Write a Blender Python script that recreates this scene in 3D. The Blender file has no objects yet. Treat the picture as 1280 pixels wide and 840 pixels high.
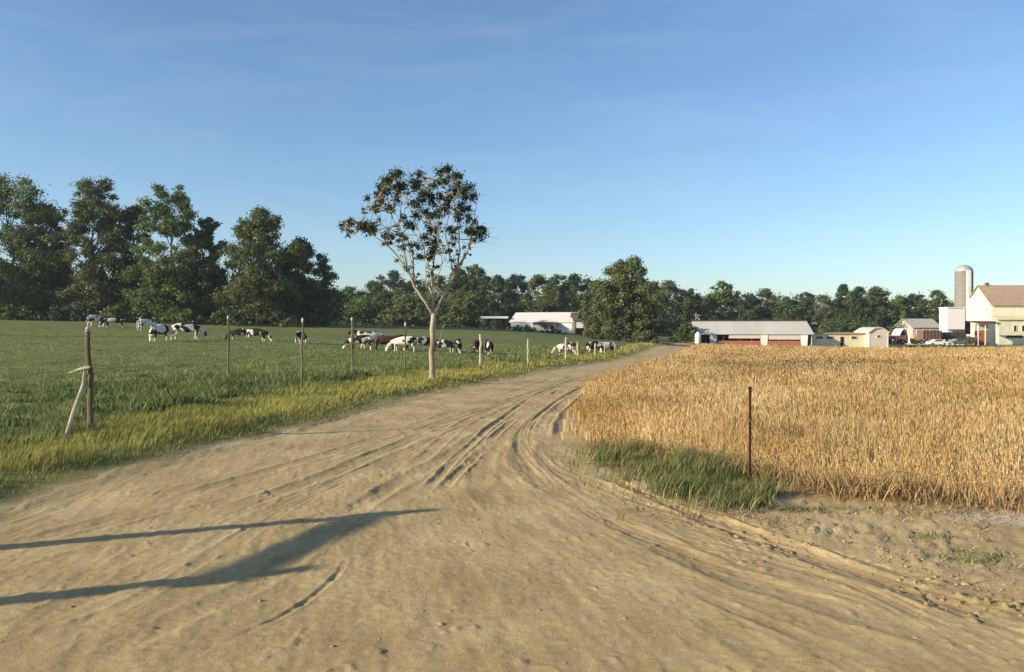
import bpy, bmesh, math, random
import numpy as np
from mathutils import Vector, Matrix

S = bpy.context.scene
COL = S.collection
R = math.radians
F = 1005.0          # focal length in photo pixels (1280 wide)
YH = 410.0          # horizon row
H = 2.0             # eye height

# ------------------------------------------------------------------ camera, sky, sun, exposure
cam_d = bpy.data.cameras.new('camera'); cam = bpy.data.objects.new('camera', cam_d); COL.objects.link(cam)
cam_d.sensor_width = 36.0; cam_d.lens = 36.0 * F / 1280.0
cam_d.clip_start = 0.1; cam_d.clip_end = 12000
cam.location = (0, 0, H); cam.rotation_euler = (R(90) - math.atan(10 / F), 0, 0)
S.camera = cam

SUN_EL = 17.5
SHX, SHY = 0.927, 0.375          # direction in which shadows fall
world = bpy.data.worlds.new('World'); S.world = world; world.use_nodes = True
wn = world.node_tree; wn.nodes.clear()
wo = wn.nodes.new('ShaderNodeOutputWorld'); bg = wn.nodes.new('ShaderNodeBackground'); sk = wn.nodes.new('ShaderNodeTexSky')
sk.sky_type = 'NISHITA'; sk.sun_disc = False; sk.sun_elevation = R(SUN_EL)
sk.sun_rotation = math.atan2(-SHX, -SHY) % (2 * math.pi)
sk.altitude = 0; sk.air_density = 1.0; sk.dust_density = 0.5; sk.ozone_density = 3.7
bg.inputs['Strength'].default_value = 0.109
_tc = wn.nodes.new('ShaderNodeTexCoord'); _mp = wn.nodes.new('ShaderNodeMapping'); _mp.inputs['Rotation'].default_value = (0.2, 0.5, 0.3); _mp.inputs['Scale'].default_value = (2.0, 9.0, 14.0)
_n1 = wn.nodes.new('ShaderNodeTexNoise'); _n1.inputs['Scale'].default_value = 1.6; _n1.inputs['Detail'].default_value = 7; _n1.inputs['Roughness'].default_value = .62; _n1.inputs['Distortion'].default_value = .6
_n2 = wn.nodes.new('ShaderNodeTexNoise'); _n2.inputs['Scale'].default_value = 1.7; _n2.inputs['Detail'].default_value = 2
wn.links.new(_tc.outputs['Generated'], _mp.inputs[0]); wn.links.new(_mp.outputs[0], _n1.inputs['Vector']); wn.links.new(_tc.outputs['Generated'], _n2.inputs['Vector'])
_r1 = wn.nodes.new('ShaderNodeMapRange'); _r1.inputs[1].default_value = .42; _r1.inputs[2].default_value = .8; wn.links.new(_n1.outputs['Fac'], _r1.inputs[0])
_r2 = wn.nodes.new('ShaderNodeMapRange'); _r2.inputs[1].default_value = .35; _r2.inputs[2].default_value = .65; _r2.inputs[3].default_value = .02; _r2.inputs[4].default_value = .10; wn.links.new(_n2.outputs['Fac'], _r2.inputs[0])
_m = wn.nodes.new('ShaderNodeMath'); _m.operation = 'MULTIPLY'; wn.links.new(_r1.outputs[0], _m.inputs[0]); wn.links.new(_r2.outputs[0], _m.inputs[1])
_mx = wn.nodes.new('ShaderNodeMixRGB'); _mx.inputs[2].default_value = (5.2, 6.0, 6.8, 1); wn.links.new(_m.outputs[0], _mx.inputs[0]); wn.links.new(sk.outputs[0], _mx.inputs[1])
wn.links.new(_mx.outputs[0], bg.inputs['Color']); wn.links.new(bg.outputs[0], wo.inputs['Surface'])
sun_d = bpy.data.lights.new('sun', 'SUN'); sun = bpy.data.objects.new('sun', sun_d); COL.objects.link(sun)
sun_d.energy = 4.7; sun_d.angle = R(0.6); sun_d.color = (1.0, 0.86, 0.64)
sun.rotation_euler = Vector((SHX, SHY, -math.tan(R(SUN_EL)))).to_track_quat('-Z', 'Y').to_euler()
S.view_settings.view_transform = 'Standard'; S.view_settings.look = 'None'
S.view_settings.gamma = 1; S.view_settings.use_curve_mapping = False
S.view_settings.exposure = 0.75
S.render.engine = 'CYCLES'
S.cycles.max_bounces = 6; S.cycles.transparent_max_bounces = 8

# ------------------------------------------------------------------ noise
def _hash(ix, iy, seed):
    h = (ix.astype(np.int64) * 374761393 + iy.astype(np.int64) * 668265263 + seed * 1274126177) & 0xffffffff
    h = ((h ^ (h >> 13)) * 1274126177) & 0xffffffff
    h = h ^ (h >> 16)
    return (h & 0xffffff) / float(0xffffff)
def vnoise(x, y, seed=0):
    x = np.asarray(x, float); y = np.asarray(y, float)
    ix = np.floor(x); iy = np.floor(y); fx = x - ix; fy = y - iy
    fx = fx * fx * (3 - 2 * fx); fy = fy * fy * (3 - 2 * fy)
    a = _hash(ix, iy, seed); b = _hash(ix + 1, iy, seed); c = _hash(ix, iy + 1, seed); d = _hash(ix + 1, iy + 1, seed)
    return (a + (b - a) * fx) * (1 - fy) + (c + (d - c) * fx) * fy
def fbm(x, y, seed=0, octv=4):
    s = 0; a = 0.5; t = 0
    for i in range(octv):
        s = s + a * vnoise(x, y, seed + i * 17); t += a; a *= 0.5
        x, y = x * 2.03 + 3.1, y * 2.03 + 1.7
    return s / t

# ------------------------------------------------------------------ terrain height
CP = []
for X in (-70, -35, -12, 0, 12, 35, 70):
    for D in (-40, -15, 5, 18): CP.append((X, D, 0))
CP += [(-30, 34, .25), (-60, 34, .6), (-14, 34, .1), (-2, 36, 0), (12, 36, 0), (40, 36, 0),
       (-23, 54, .93), (-41, 80, 1.84), (-76, 120, 3.2), (-100, 120, 3.6), (-6, 60, .15), (-33, 140, 2.4), (-60, 140, 2.9),
       (0, 140, 1.5), (8, 58, -.05), (14, 80, -.02), (25, 130, -.9), (13, 150, .9), (4, 118, 1.05), (60, 60, -.2), (30, 70, -.15),
       (40, 120, -1.6), (100, 120, -.9), (60, 160, -1.8), (110, 160, -.95), (-80, 180, 3.4), (0, 180, 1.4), (120, 190, -1.0), (-20, 95, 1.0)]
CP = np.array(CP, float)
def _U(r2): return np.where(r2 > 1e-9, r2 * np.log(np.maximum(r2, 1e-9)), 0)
_n = len(CP)
_K = _U(((CP[:, None, :2] - CP[None, :, :2]) ** 2).sum(2)) + np.eye(_n) * 400
_P = np.c_[np.ones(_n), CP[:, :2]]
_A = np.block([[_K, _P], [_P.T, np.zeros((3, 3))]])
_W = np.linalg.solve(_A, np.r_[CP[:, 2], 0, 0, 0])
def T(x, y):
    x = np.asarray(x, float); y = np.asarray(y, float)
    sh = x.shape; x = x.ravel().copy(); y = y.ravel().copy()
    r = np.hypot(x, y); k = np.where(r > 175, 175 / np.maximum(r, 1), 1.0); x *= k; y *= k
    y = np.maximum(y, -35)
    out = np.empty(len(x))
    for i in range(0, len(x), 60000):
        xs, ys = x[i:i + 60000], y[i:i + 60000]
        r2 = (xs[:, None] - CP[None, :, 0]) ** 2 + (ys[:, None] - CP[None, :, 1]) ** 2
        out[i:i + 60000] = _U(r2) @ _W[:_n] + _W[_n] + _W[_n + 1] * xs + _W[_n + 2] * ys
    out *= np.clip((np.hypot(x, y) - 14) / 20, 0, 1)
    return out.reshape(sh)
def T1(x, y): return float(T(np.array([x]), np.array([y]))[0])
def at(px, py):
    """ground point seen at a photo pixel"""
    d = np.geomspace(3, 170, 900); X = (px - 640) / F * d
    z = H - (py - YH) / F * d
    g = z - T(X, d)
    k = np.argmax(g <= 0) if (g <= 0).any() else len(d) - 1
    return float(X[k]), float(d[k])
def px_at(px, d): return (px - 640) / F * d
def z_at(py, d): return H - (py - YH) / F * d

_D = np.array([-40, 0, 8.4, 10.9, 14.9, 25, 38.6, 50, 66, 80, 130, 260.])
_XL = np.array([-5.6, -5.4, -5.3, -5.1, -4.15, -2, 2.4, 6.8, 11.0, 14.0, 26, 60.])
def XL(d): return np.interp(d, _D, _XL)
_DR = np.array([-40, 0, 5.4, 6.7, 8.4, 11.2, 14.4, 20, 33.5, 44, 67, 80, 130, 260.])
_XR = np.array([9, 6, 3.9, 3.2, 2.2, 1.33, 1.0, 1.5, 4.0, 7.8, 13.8, 16.8, 28.5, 62.])
def XR(d): return np.interp(d, _DR, _XR)
_DF = np.array([-40, 4, 14.4, 23.6, 30, 38.6, 42, 48, 54, 58, 85, 200.])
_XF = np.array([-9, -8.6, -7.5, -6.1, -4.9, -1.5, .8, 3.2, 4.9, 6.6, 13.0, 42.])
def XF(d): return np.interp(d, _DF, _XF)
_DW = np.array([8.6, 9.2, 9.95, 10.75, 11.8, 13, 15.5, 22, 28.7, 33, 44, 67, 80, 130, 200])
_XW = np.array([40, 5.9, 3.8, 3.25, 2.6, 1.75, 1.35, 1.9, 2.9, 4.2, 8.0, 14.2, 17.5, 30, 50])
def XW(d): return np.where(d < 8.6, 999, np.interp(d, _DW, _XW))

def DWX(x): return np.interp(x, [1.3, 1.75, 2.6, 3.25, 3.8, 5.9, 40], [15, 13, 11.8, 10.75, 9.95, 9.2, 8.6])

# ------------------------------------------------------------------ materials
MATS = {}
def mat(name, base, rough=0.9, spec=0.2, metal=0.0, var=0.12, scale=3.0, bump=0.0, bscale=20.0, var2=None, stretch=None):
    if name in MATS: return MATS[name]
    m = bpy.data.materials.new(name); m.use_nodes = True; nt = m.node_tree; N = nt.nodes; L = nt.links
    b = N['Principled BSDF']; b.inputs['Roughness'].default_value = rough; b.inputs['Specular IOR Level'].default_value = spec
    b.inputs['Metallic'].default_value = metal
    tc = N.new('ShaderNodeTexCoord'); mp = N.new('ShaderNodeMapping'); L.new(tc.outputs['Object'], mp.inputs[0])
    if stretch: mp.inputs['Scale'].default_value = stretch
    no = N.new('ShaderNodeTexNoise'); no.inputs['Scale'].default_value = scale; no.inputs['Detail'].default_value = 6
    L.new(mp.outputs[0], no.inputs['Vector'])
    r = N.new('ShaderNodeValToRGB'); L.new(no.outputs['Fac'], r.inputs[0])
    r.color_ramp.elements[0].position = 0.3; r.color_ramp.elements[1].position = 0.7
    c2 = var2 or tuple(min(1, c * (1 + var)) for c in base)
    r.color_ramp.elements[0].color = tuple(c * (1 - var) for c in base) + (1,)
    r.color_ramp.elements[1].color = tuple(c2) + (1,)
    L.new(r.outputs[0], b.inputs['Base Color'])
    if bump:
        n2 = N.new('ShaderNodeTexNoise'); n2.inputs['Scale'].default_value = bscale; n2.inputs['Detail'].default_value = 5
        L.new(mp.outputs[0], n2.inputs['Vector'])
        bp = N.new('ShaderNodeBump'); bp.inputs['Strength'].default_value = bump; bp.inputs['Distance'].default_value = 0.02
        L.new(n2.outputs['Fac'], bp.inputs['Height']); L.new(bp.outputs[0], b.inputs['Normal'])
    MATS[name] = m; return m

def ramp(N, L, src, stops):
    r = N.new('ShaderNodeValToRGB'); L.new(src, r.inputs[0]); e = r.color_ramp.elements
    while len(e) < len(stops): e.new(0.5)
    for el, (p, c) in zip(e, stops): el.position = p; el.color = tuple(c) + (1,)
    return r.outputs[0]
def noise(N, L, vec, scale, detail=5, rough=0.55, vscale=None):
    if vscale:
        mp = N.new('ShaderNodeMapping'); mp.inputs['Scale'].default_value = vscale; L.new(vec, mp.inputs[0]); vec = mp.outputs[0]
    n = N.new('ShaderNodeTexNoise'); n.inputs['Scale'].default_value = scale; n.inputs['Detail'].default_value = detail
    n.inputs['Roughness'].default_value = rough; L.new(vec, n.inputs['Vector']); return n.outputs['Fac']
def mix(N, L, fac, a, b, mode='MIX'):
    m = N.new('ShaderNodeMixRGB'); m.blend_type = mode
    for sock, v in ((m.inputs[0], fac), (m.inputs[1], a), (m.inputs[2], b)):
        if hasattr(v, 'is_linked') or hasattr(v, 'links'): L.new(v, sock)
        elif isinstance(v, (int, float)): sock.default_value = v
        else: sock.default_value = tuple(v) + (1,)
    return m.outputs[0]
def attr(N, name):
    a = N.new('ShaderNodeAttribute'); a.attribute_name = name; return a.outputs['Fac']

def blade_mat(name, stops, patch=None, trans=0.35, rough=0.7):
    """leaves, blades and stalks: colour differs from blade to blade (attribute rnd) and over broad patches"""
    m = bpy.data.materials.new(name); m.use_nodes = True; nt = m.node_tree; N = nt.nodes; L = nt.links
    b = N['Principled BSDF']; out = N['Material Output']
    col = ramp(N, L, attr(N, 'rnd'), stops)
    tc = N.new('ShaderNodeTexCoord')
    if patch:
        f = noise(N, L, tc.outputs['Object'], patch[0], 3)
        f2 = ramp(N, L, f, [(0.38, (0, 0, 0)), (0.62, (1, 1, 1))])
        col = mix(N, L, f2, col, mix(N, L, patch[2] if len(patch) > 2 else 0.6, col, patch[1]))
    L.new(col, b.inputs['Base Color']); b.inputs['Roughness'].default_value = rough; b.inputs['Specular IOR Level'].default_value = 0.25
    t = N.new('ShaderNodeBsdfTranslucent'); L.new(col, t.inputs['Color'])
    ms = N.new('ShaderNodeMixShader'); ms.inputs[0].default_value = trans
    L.new(b.outputs[0], ms.inputs[1]); L.new(t.outputs[0], ms.inputs[2]); L.new(ms.outputs[0], out.inputs['Surface'])
    return m

# ------------------------------------------------------------------ mesh helpers
def link_mesh(name, verts, faces, m, parent=None, smooth=False):
    me = bpy.data.meshes.new(name); me.from_pydata([tuple(v) for v in verts], [], faces); me.update()
    if m: me.materials.append(m)
    if smooth: me.polygons.foreach_set('use_smooth', np.ones(len(me.polygons), bool))
    o = bpy.data.objects.new(name, me); COL.objects.link(o)
    if parent: o.parent = parent
    return o
def fast_mesh(name, V, quads=None, tris=None, m=None, attrs=None, smooth=False, parent=None):
    me = bpy.data.meshes.new(name)
    V = np.asarray(V, np.float32); nq = 0 if quads is None else len(quads); ntr = 0 if tris is None else len(tris)
    li = []
    if nq: li.append(np.asarray(quads, np.int32).ravel())
    if ntr: li.append(np.asarray(tris, np.int32).ravel())
    li = np.concatenate(li)
    starts = np.concatenate([np.arange(nq) * 4, nq * 4 + np.arange(ntr) * 3]).astype(np.int32)
    me.vertices.add(len(V)); me.vertices.foreach_set('co', V.ravel())
    me.loops.add(len(li)); me.loops.foreach_set('vertex_index', li)
    me.polygons.add(nq + ntr); me.polygons.foreach_set('loop_start', starts)
    if smooth: me.polygons.foreach_set('use_smooth', np.ones(nq + ntr, bool))
    me.update(calc_edges=True); me.validate()
    for k, v in (attrs or {}).items():
        a = me.attributes.new(k, 'FLOAT', 'POINT'); a.data.foreach_set('value', np.asarray(v, np.float32))
    if m: me.materials.append(m)
    o = bpy.data.objects.new(name, me); COL.objects.link(o)
    if parent: o.parent = parent
    return o
def tag(o, label=None, cat=None, group=None, kind=None):
    if label: o['label'] = label
    if cat: o['category'] = cat
    if group: o['group'] = group
    if kind: o['kind'] = kind
    return o
def empty(name, loc, rz=0, label=None, cat=None, group=None):
    o = bpy.data.objects.new(name, None); COL.objects.link(o); o.location = loc; o.rotation_euler = (0, 0, rz)
    o.empty_display_size = 0.3
    return tag(o, label, cat, group)
def copy_tree(o, parent=None):
    c = o.copy(); COL.objects.link(c); c.parent = parent
    for ch in list(o.children): copy_tree(ch, c)
    return c

class MB:
    def __init__(s): s.v = []; s.f = []
    def add(s, vs, fs):
        n = len(s.v); s.v += [tuple(v) for v in vs]; s.f += [tuple(i + n for i in f) for f in fs]; return s
    def box(s, x0, x1, y0, y1, z0, z1):
        v = [(x0, y0, z0), (x1, y0, z0), (x1, y1, z0), (x0, y1, z0), (x0, y0, z1), (x1, y0, z1), (x1, y1, z1), (x0, y1, z1)]
        return s.add(v, [(3, 2, 1, 0), (4, 5, 6, 7), (0, 1, 5, 4), (1, 2, 6, 5), (2, 3, 7, 6), (3, 0, 4, 7)])
    def prism(s, prof, a0, a1, axis='x'):
        """profile of (u,z) swept along x (u is y) or along y (u is x)"""
        n = len(prof)
        g = (lambda u, z, a: (a, u, z)) if axis == 'x' else (lambda u, z, a: (u, a, z))
        v = [g(u, z, a0) for u, z in prof] + [g(u, z, a1) for u, z in prof]
        f = [tuple(range(n)), tuple(range(2 * n - 1, n - 1, -1))] + [(i, i + n, (i + 1) % n + n, (i + 1) % n) for i in range(n)]
        return s.add(v, f)
    def tube(s, pts, rad, n=8, cap=True):
        pts = [Vector(p) for p in pts]; m = len(pts)
        if not hasattr(rad, '__len__'): rad = [rad] * m
        vs = []; up = Vector((0.31, 0.95, 0.02)).normalized()
        for i, p in enumerate(pts):
            t = (pts[min(i + 1, m - 1)] - pts[max(i - 1, 0)]); t = t.normalized() if t.length > 1e-9 else Vector((0, 0, 1))
            a = t.cross(up)
            if a.length < 0.1: a = t.cross(Vector((1, 0, 0)))
            a.normalize(); b = t.cross(a)
            vs += [p + (a * math.cos(2 * math.pi * k / n) + b * math.sin(2 * math.pi * k / n)) * rad[i] for k in range(n)]
        fs = []
        for i in range(m - 1):
            for k in range(n): fs.append((i * n + k, i * n + (k + 1) % n, (i + 1) * n + (k + 1) % n, (i + 1) * n + k))
        if cap: fs += [tuple(range(n - 1, -1, -1)), tuple(range((m - 1) * n, m * n))]
        return s.add(vs, fs)
    def lathe(s, prof, n=24, c=(0, 0)):
        vs = [(c[0] + r * math.cos(2 * math.pi * k / n), c[1] + r * math.sin(2 * math.pi * k / n), z) for r, z in prof for k in range(n)]
        fs = [(i * n + k, i * n + (k + 1) % n, (i + 1) * n + (k + 1) % n, (i + 1) * n + k) for i in range(len(prof) - 1) for k in range(n)]
        fs += [tuple(range(n - 1, -1, -1)), tuple(range((len(prof) - 1) * n, len(prof) * n))]
        return s.add(vs, fs)
    def build(s, name, m, parent=None, smooth=False): return link_mesh(name, s.v, s.f, m, parent, smooth)

# ------------------------------------------------------------------ tracks pressed into the dirt (world polylines)
def spl(pts, step=0.06):
    P = np.array([at(*p) for p in pts])
    out = []
    Q = np.vstack([2 * P[0] - P[1], P, 2 * P[-1] - P[-2]])
    for i in range(1, len(Q) - 2):
        n = max(2, int(np.linalg.norm(Q[i + 1] - Q[i]) / step))
        t = np.linspace(0, 1, n, endpoint=False)[:, None]
        out.append(0.5 * (2 * Q[i] + (Q[i + 1] - Q[i - 1]) * t + (2 * Q[i - 1] - 5 * Q[i] + 4 * Q[i + 1] - Q[i + 2]) * t ** 2
                          + (3 * Q[i] - Q[i - 1] - 3 * Q[i + 1] + Q[i + 2]) * t ** 3))
    return np.vstack(out + [Q[-2:-1]])
TRACKS = [  # (pixel polyline, width, depth, tread)
    ([(1290, 800), (1120, 735), (940, 672), (800, 612), (720, 580), (690, 560), (684, 535), (705, 505), (750, 475), (800, 455)], .26, .022, 1),
    ([(1290, 765), (1150, 722), (1000, 672), (860, 628), (770, 600), (712, 575), (700, 545), (718, 508), (760, 475)], .26, .04, 1),
    ([(1280, 835), (1060, 770), (860, 700), (740, 640), (665, 592), (655, 560), (690, 510), (740, 475)], .28, .018, 1),
    ([(1000, 850), (860, 760), (720, 690), (620, 630), (600, 590), (640, 535), (700, 490)], .26, .012, 1),
    ([(530, 616), (575, 570), (625, 525), (690, 485), (760, 462)], .12, .022, 1),
    ([(550, 616), (595, 570), (640, 527), (700, 487)], .12, .022, 1),
    ([(515, 590), (545, 560), (580, 530), (650, 497), (720, 472)], .20, .014, 1),
    ([(-20, 735), (120, 690), (280, 640), (420, 590), (540, 540), (640, 500), (720, 470)], .25, .022, 1),
    ([(-20, 800), (150, 735), (320, 680), (470, 620), (560, 570), (640, 518)], .24, .015, 1),
    ([(-20, 690), (130, 650), (300, 600), (450, 555), (580, 510), (690, 474)], .22, .016, 0),
    ([(265, 812), (330, 784), (385, 752), (420, 722), (432, 700)], .05, .045, 0),
    ([(60, 850), (200, 790), (330, 725), (430, 650), (520, 585)], .22, .012, 1),
    ([(560, 850), (600, 760), (640, 690), (700, 650)], .24, .010, 1),
    ([(700, 690), (780, 760), (900, 815), (1000, 860)], .14, .014, 0),
    ([(840, 730), (950, 780), (1080, 830), (1180, 870)], .12, .012, 0),
    ([(690, 570), (705, 592), (730, 612), (790, 640)], .10, .030, 0),
]
_q = random.Random(11)
for _i in range(11):        # fainter passes that sweep in from the left
    y0 = 665 + _i * 18 + _q.uniform(-8, 8); g = _i / 11
    TRACKS.append(([(-30, y0 + 8), (180, y0 - 58 - 10 * g), (370, 588 + 52 * g), (500, 545 + 32 * g), (610, 508 + 18 * g), (720, 474 + 3 * g)], _q.uniform(.06, .16), _q.uniform(.004, .010), _q.choice((0, 1))))
for _i in range(11):        # and from the right
    y0 = 775 + _i * 16 + _q.uniform(-8, 8); g = _i / 11
    TRACKS.append(([(1300, y0), (1080, 715 + 55 * g), (900, 655 + 70 * g), (760, 610 + 60 * g), (680, 572 + 40 * g), (665 - 20 * g, 535 + 10 * g), (700, 500), (760, 466)], _q.uniform(.06, .16), _q.uniform(.004, .010), _q.choice((0, 1))))
_TR = [(spl(p), w, dp, tr) for p, w, dp, tr in TRACKS]
def track_height(x, y):
    z = np.zeros(len(x)); rut_dark = np.zeros(len(x))
    for i, (P, w, dp, tr) in enumerate(_TR):
        cx = slice(None)
        m = (x > P[:, 0].min() - 1) & (x < P[:, 0].max() + 1) & (y > P[:, 1].min() - 1) & (y < P[:, 1].max() + 1)
        idx = np.nonzero(m)[0]
        if not len(idx): continue
        step = 4; Pc = P[::step]
        best = np.full(len(idx), 1e9); arg = np.zeros(len(idx), int)
        for a in range(0, len(idx), 20000):
            dd = (x[idx[a:a + 20000], None] - Pc[None, :, 0]) ** 2 + (y[idx[a:a + 20000], None] - Pc[None, :, 1]) ** 2
            k = dd.argmin(1); best[a:a + 20000] = dd[np.arange(len(k)), k]; arg[a:a + 20000] = k
        near = best < (w * 2.5 + 0.25) ** 2
        idx = idx[near]; arg = arg[near]
        t = np.gradient(Pc, axis=0); t /= np.linalg.norm(t, axis=1)[:, None] + 1e-9
        dx = x[idx] - Pc[arg, 0]; dy = y[idx] - Pc[arg, 1]
        lat = dx * -t[arg, 1] + dy * t[arg, 0]; lon = dx * t[arg, 0] + dy * t[arg, 1]
        s = arg * 0.06 * step + lon
        lat = lat + (fbm(s * .9, s * 0 + i * 7, 5 + i) - .5) * min(.16, w * .5)
        fade = np.clip((fbm(s * .45, lat * 0.5 + i * 13, 40 + i) - .36) * 4.5, 0, 1)
        end = np.clip(s / .8, 0, 1) * np.clip((len(P) * .06 - s) / .8, 0, 1)
        u = np.abs(lat) / (w / 2)
        prof = -np.exp(-u ** 4 * .9) + 0.75 * np.exp(-((u - 1.55) / .38) ** 2)
        if tr:
            tread = np.sin(2 * np.pi * s / .085 + np.sign(lat) * lat * 26) * np.exp(-u ** 4) * .22
        else: tread = 0
        z[idx] += .62 * dp * fade * end * (prof + tread) * (0.5 + .8 * fbm(s * 3, lat * 9, 90 + i))
        rut_dark[idx] = np.maximum(rut_dark[idx], np.exp(-u ** 4) * fade * end * min(1, dp / .03))
    return z, rut_dark

def base_relief(x, y):
    """verge bank, crumbly berm and small relief common to ground and road"""
    dl = XL(y) - x; dr = x - XR(y)
    z = 0.16 * np.clip(dl / 1.2, 0, 1) * np.clip((y + 20) / 10, 0, 1)
    z += 0.015 * np.exp(-((dr - .25) / .3) ** 2) * (y < 30) * np.clip(fbm(x * 2.3, y * 2.3, 84) * 3 - .9, 0, 1.4)
    z += (fbm(x * .35, y * .35, 3) - .5) * .05
    return z

# ------------------------------------------------------------------ ground sheet
def ground():
    rad = np.r_[0.0, np.geomspace(1.2, 60, 330), np.geomspace(61, 230, 110), np.geomspace(240, 6000, 30)]
    front = np.linspace(-52, 52, 520); back = np.linspace(52, 308, 62)[1:-1]
    ang = np.radians(np.r_[front, back])
    Rr, Aa = np.meshgrid(rad[1:], ang, indexing='ij')
    x = (Rr * np.sin(Aa)).ravel(); y = (Rr * np.cos(Aa)).ravel()
    x = np.r_[0, x]; y = np.r_[0, y]
    z = T(x, y) + base_relief(x, y)
    r = np.hypot(x, y)
    past = (x < XF(y)) & (y > -5)
    z += np.where(past, (fbm(x * .8, y * 1.1, 21) - .45) * .34 * np.clip(r / 15, 0, 1) * np.clip((60 - r) / 30, 0, 1), 0)
    rw = np.clip((x - XR(y) + .1) / .5, 0, 1) * (r < 40)
    z += rw * ((fbm(x * 7, y * 7, 31, 4) - .5) * .05 + .022 * np.clip((fbm(x * 17, y * 17, 32, 3) - .58) * 5, 0, 1))
    inroad = (x > XL(y) - .1) & (x < XR(y) - .15)
    z -= np.where(inroad, 0.06, 0)
    z[r > 300] -= 0.0
    nr, na = len(rad) - 1, len(ang)
    i = np.arange(nr - 1)[:, None]; j = np.arange(na)[None, :]; j2 = (j + 1) % na
    q = np.stack([1 + i * na + j, 1 + i * na + j2, 1 + (i + 1) * na + j2, 1 + (i + 1) * na + j], -1).reshape(-1, 4)[:, ::-1]
    jj = np.arange(na); tr = np.stack([np.zeros(na, int), 1 + jj, 1 + (jj + 1) % na], -1)[:, ::-1]
    nz = (fbm(x * .8, y * .8, 55) - .5)
    dirt = np.clip(1 - (XL(y) - x - .25 + nz * .9) / .45, 0, 1)          # bare earth right of the verge
    verge = np.clip((x - XF(y) + .9 + nz * 1.6) / .8, 0, 1) * (y < 140)
    verge = np.maximum(verge, .6 * np.exp(-((y - 104 - 6 * nz) / 6) ** 2) * (x < 2))
    straw = np.clip((x - XW(y) + .5 + nz * .8) / .6, 0, 1) * (y > 8) * (y < 142)
    straw = np.maximum(straw, .75 * np.clip((y - DWX(x) + 1.7 + nz * 1.8) / 1.5, 0, 1) * (x > XR(y) + .3) * (y < 12))
    far = ((y > 142) | (r > 200)) & (x > 0)
    dirt = np.where(far, 0, dirt); 
    soil = ((y > 108 + 4 * nz) & (y < 125) & (x < -42)).astype(float)
    px_, py_ = at(1275, 650)
    pale = np.clip(1.3 - ((x - px_ - .3) / 1.0) ** 2 - ((y - py_) / .35) ** 2 + nz * 1.5, 0, 1) * .8
    return fast_mesh('ground', np.c_[x, y, z], q, tr, None, dict(pale=pale, dirt=dirt, verge=verge, straw=straw, soil=soil), smooth=True)

def ground_mat():
    m = bpy.data.materials.new('meadow_ground'); m.use_nodes = True; nt = m.node_tree; N = nt.nodes; L = nt.links
    b = N['Principled BSDF']; b.inputs['Roughness'].default_value = 0.95; b.inputs['Specular IOR Level'].default_value = 0.1
    P = N.new('ShaderNodeNewGeometry').outputs['Position']
    big = noise(N, L, P, .05, 5); mid = noise(N, L, P, .6, 6); fine = noise(N, L, P, 9, 6, .7)
    grass = mix(N, L, ramp(N, L, big, [(.35, (0, 0, 0)), (.65, (1, 1, 1))]), (.18, .20, .06), (.225, .23, .08))
    grass = mix(N, L, ramp(N, L, mid, [(.4, (0, 0, 0)), (.7, (1, 1, 1))]), grass, (.12, .15, .045))
    grass = mix(N, L, .7, grass, ramp(N, L, fine, [(.3, (.35, .35, .35)), (.7, (1.25, 1.25, 1.25))]), 'MULTIPLY')
    vg = ramp(N, L, fine, [(.3, (.10, .11, .03)), (.5, (.2, .19, .06)), (.7, (.26, .22, .09))])
    dirt = ramp(N, L, noise(N, L, P, .9, 7, .6), [(.3, (.41, .30, .145)), (.5, (.51, .38, .19)), (.7, (.62, .475, .25))])
    dirt = mix(N, L, .55, dirt, ramp(N, L, noise(N, L, P, 14, 6, .75), [(.28, (.6, .57, .53)), (.6, (1.06, 1.06, 1.06))]), 'MULTIPLY')
    st = ramp(N, L, noise(N, L, P, 5, 6, .7), [(.3, (.22, .13, .05)), (.7, (.45, .30, .12))])
    pale = (.60, .50, .35)
    so = ramp(N, L, mid, [(.3, (.13, .085, .045)), (.7, (.2, .14, .075))])
    c = mix(N, L, attr(N, 'verge'), grass, vg)
    c = mix(N, L, attr(N, 'dirt'), c, dirt)
    c = mix(N, L, attr(N, 'straw'), c, st)
    c = mix(N, L, attr(N, 'soil'), c, so)
    c = mix(N, L, attr(N, 'pale'), c, pale)
    L.new(c, b.inputs['Base Color'])
    bp = N.new('ShaderNodeBump'); bp.inputs['Strength'].default_value = .6; bp.inputs['Distance'].default_value = .03
    L.new(noise(N, L, P, 22, 6, .7), bp.inputs['Height']); L.new(bp.outputs[0], b.inputs['Normal'])
    return m
G = ground(); tag(G, kind='structure'); G.data.materials.append(ground_mat())

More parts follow.
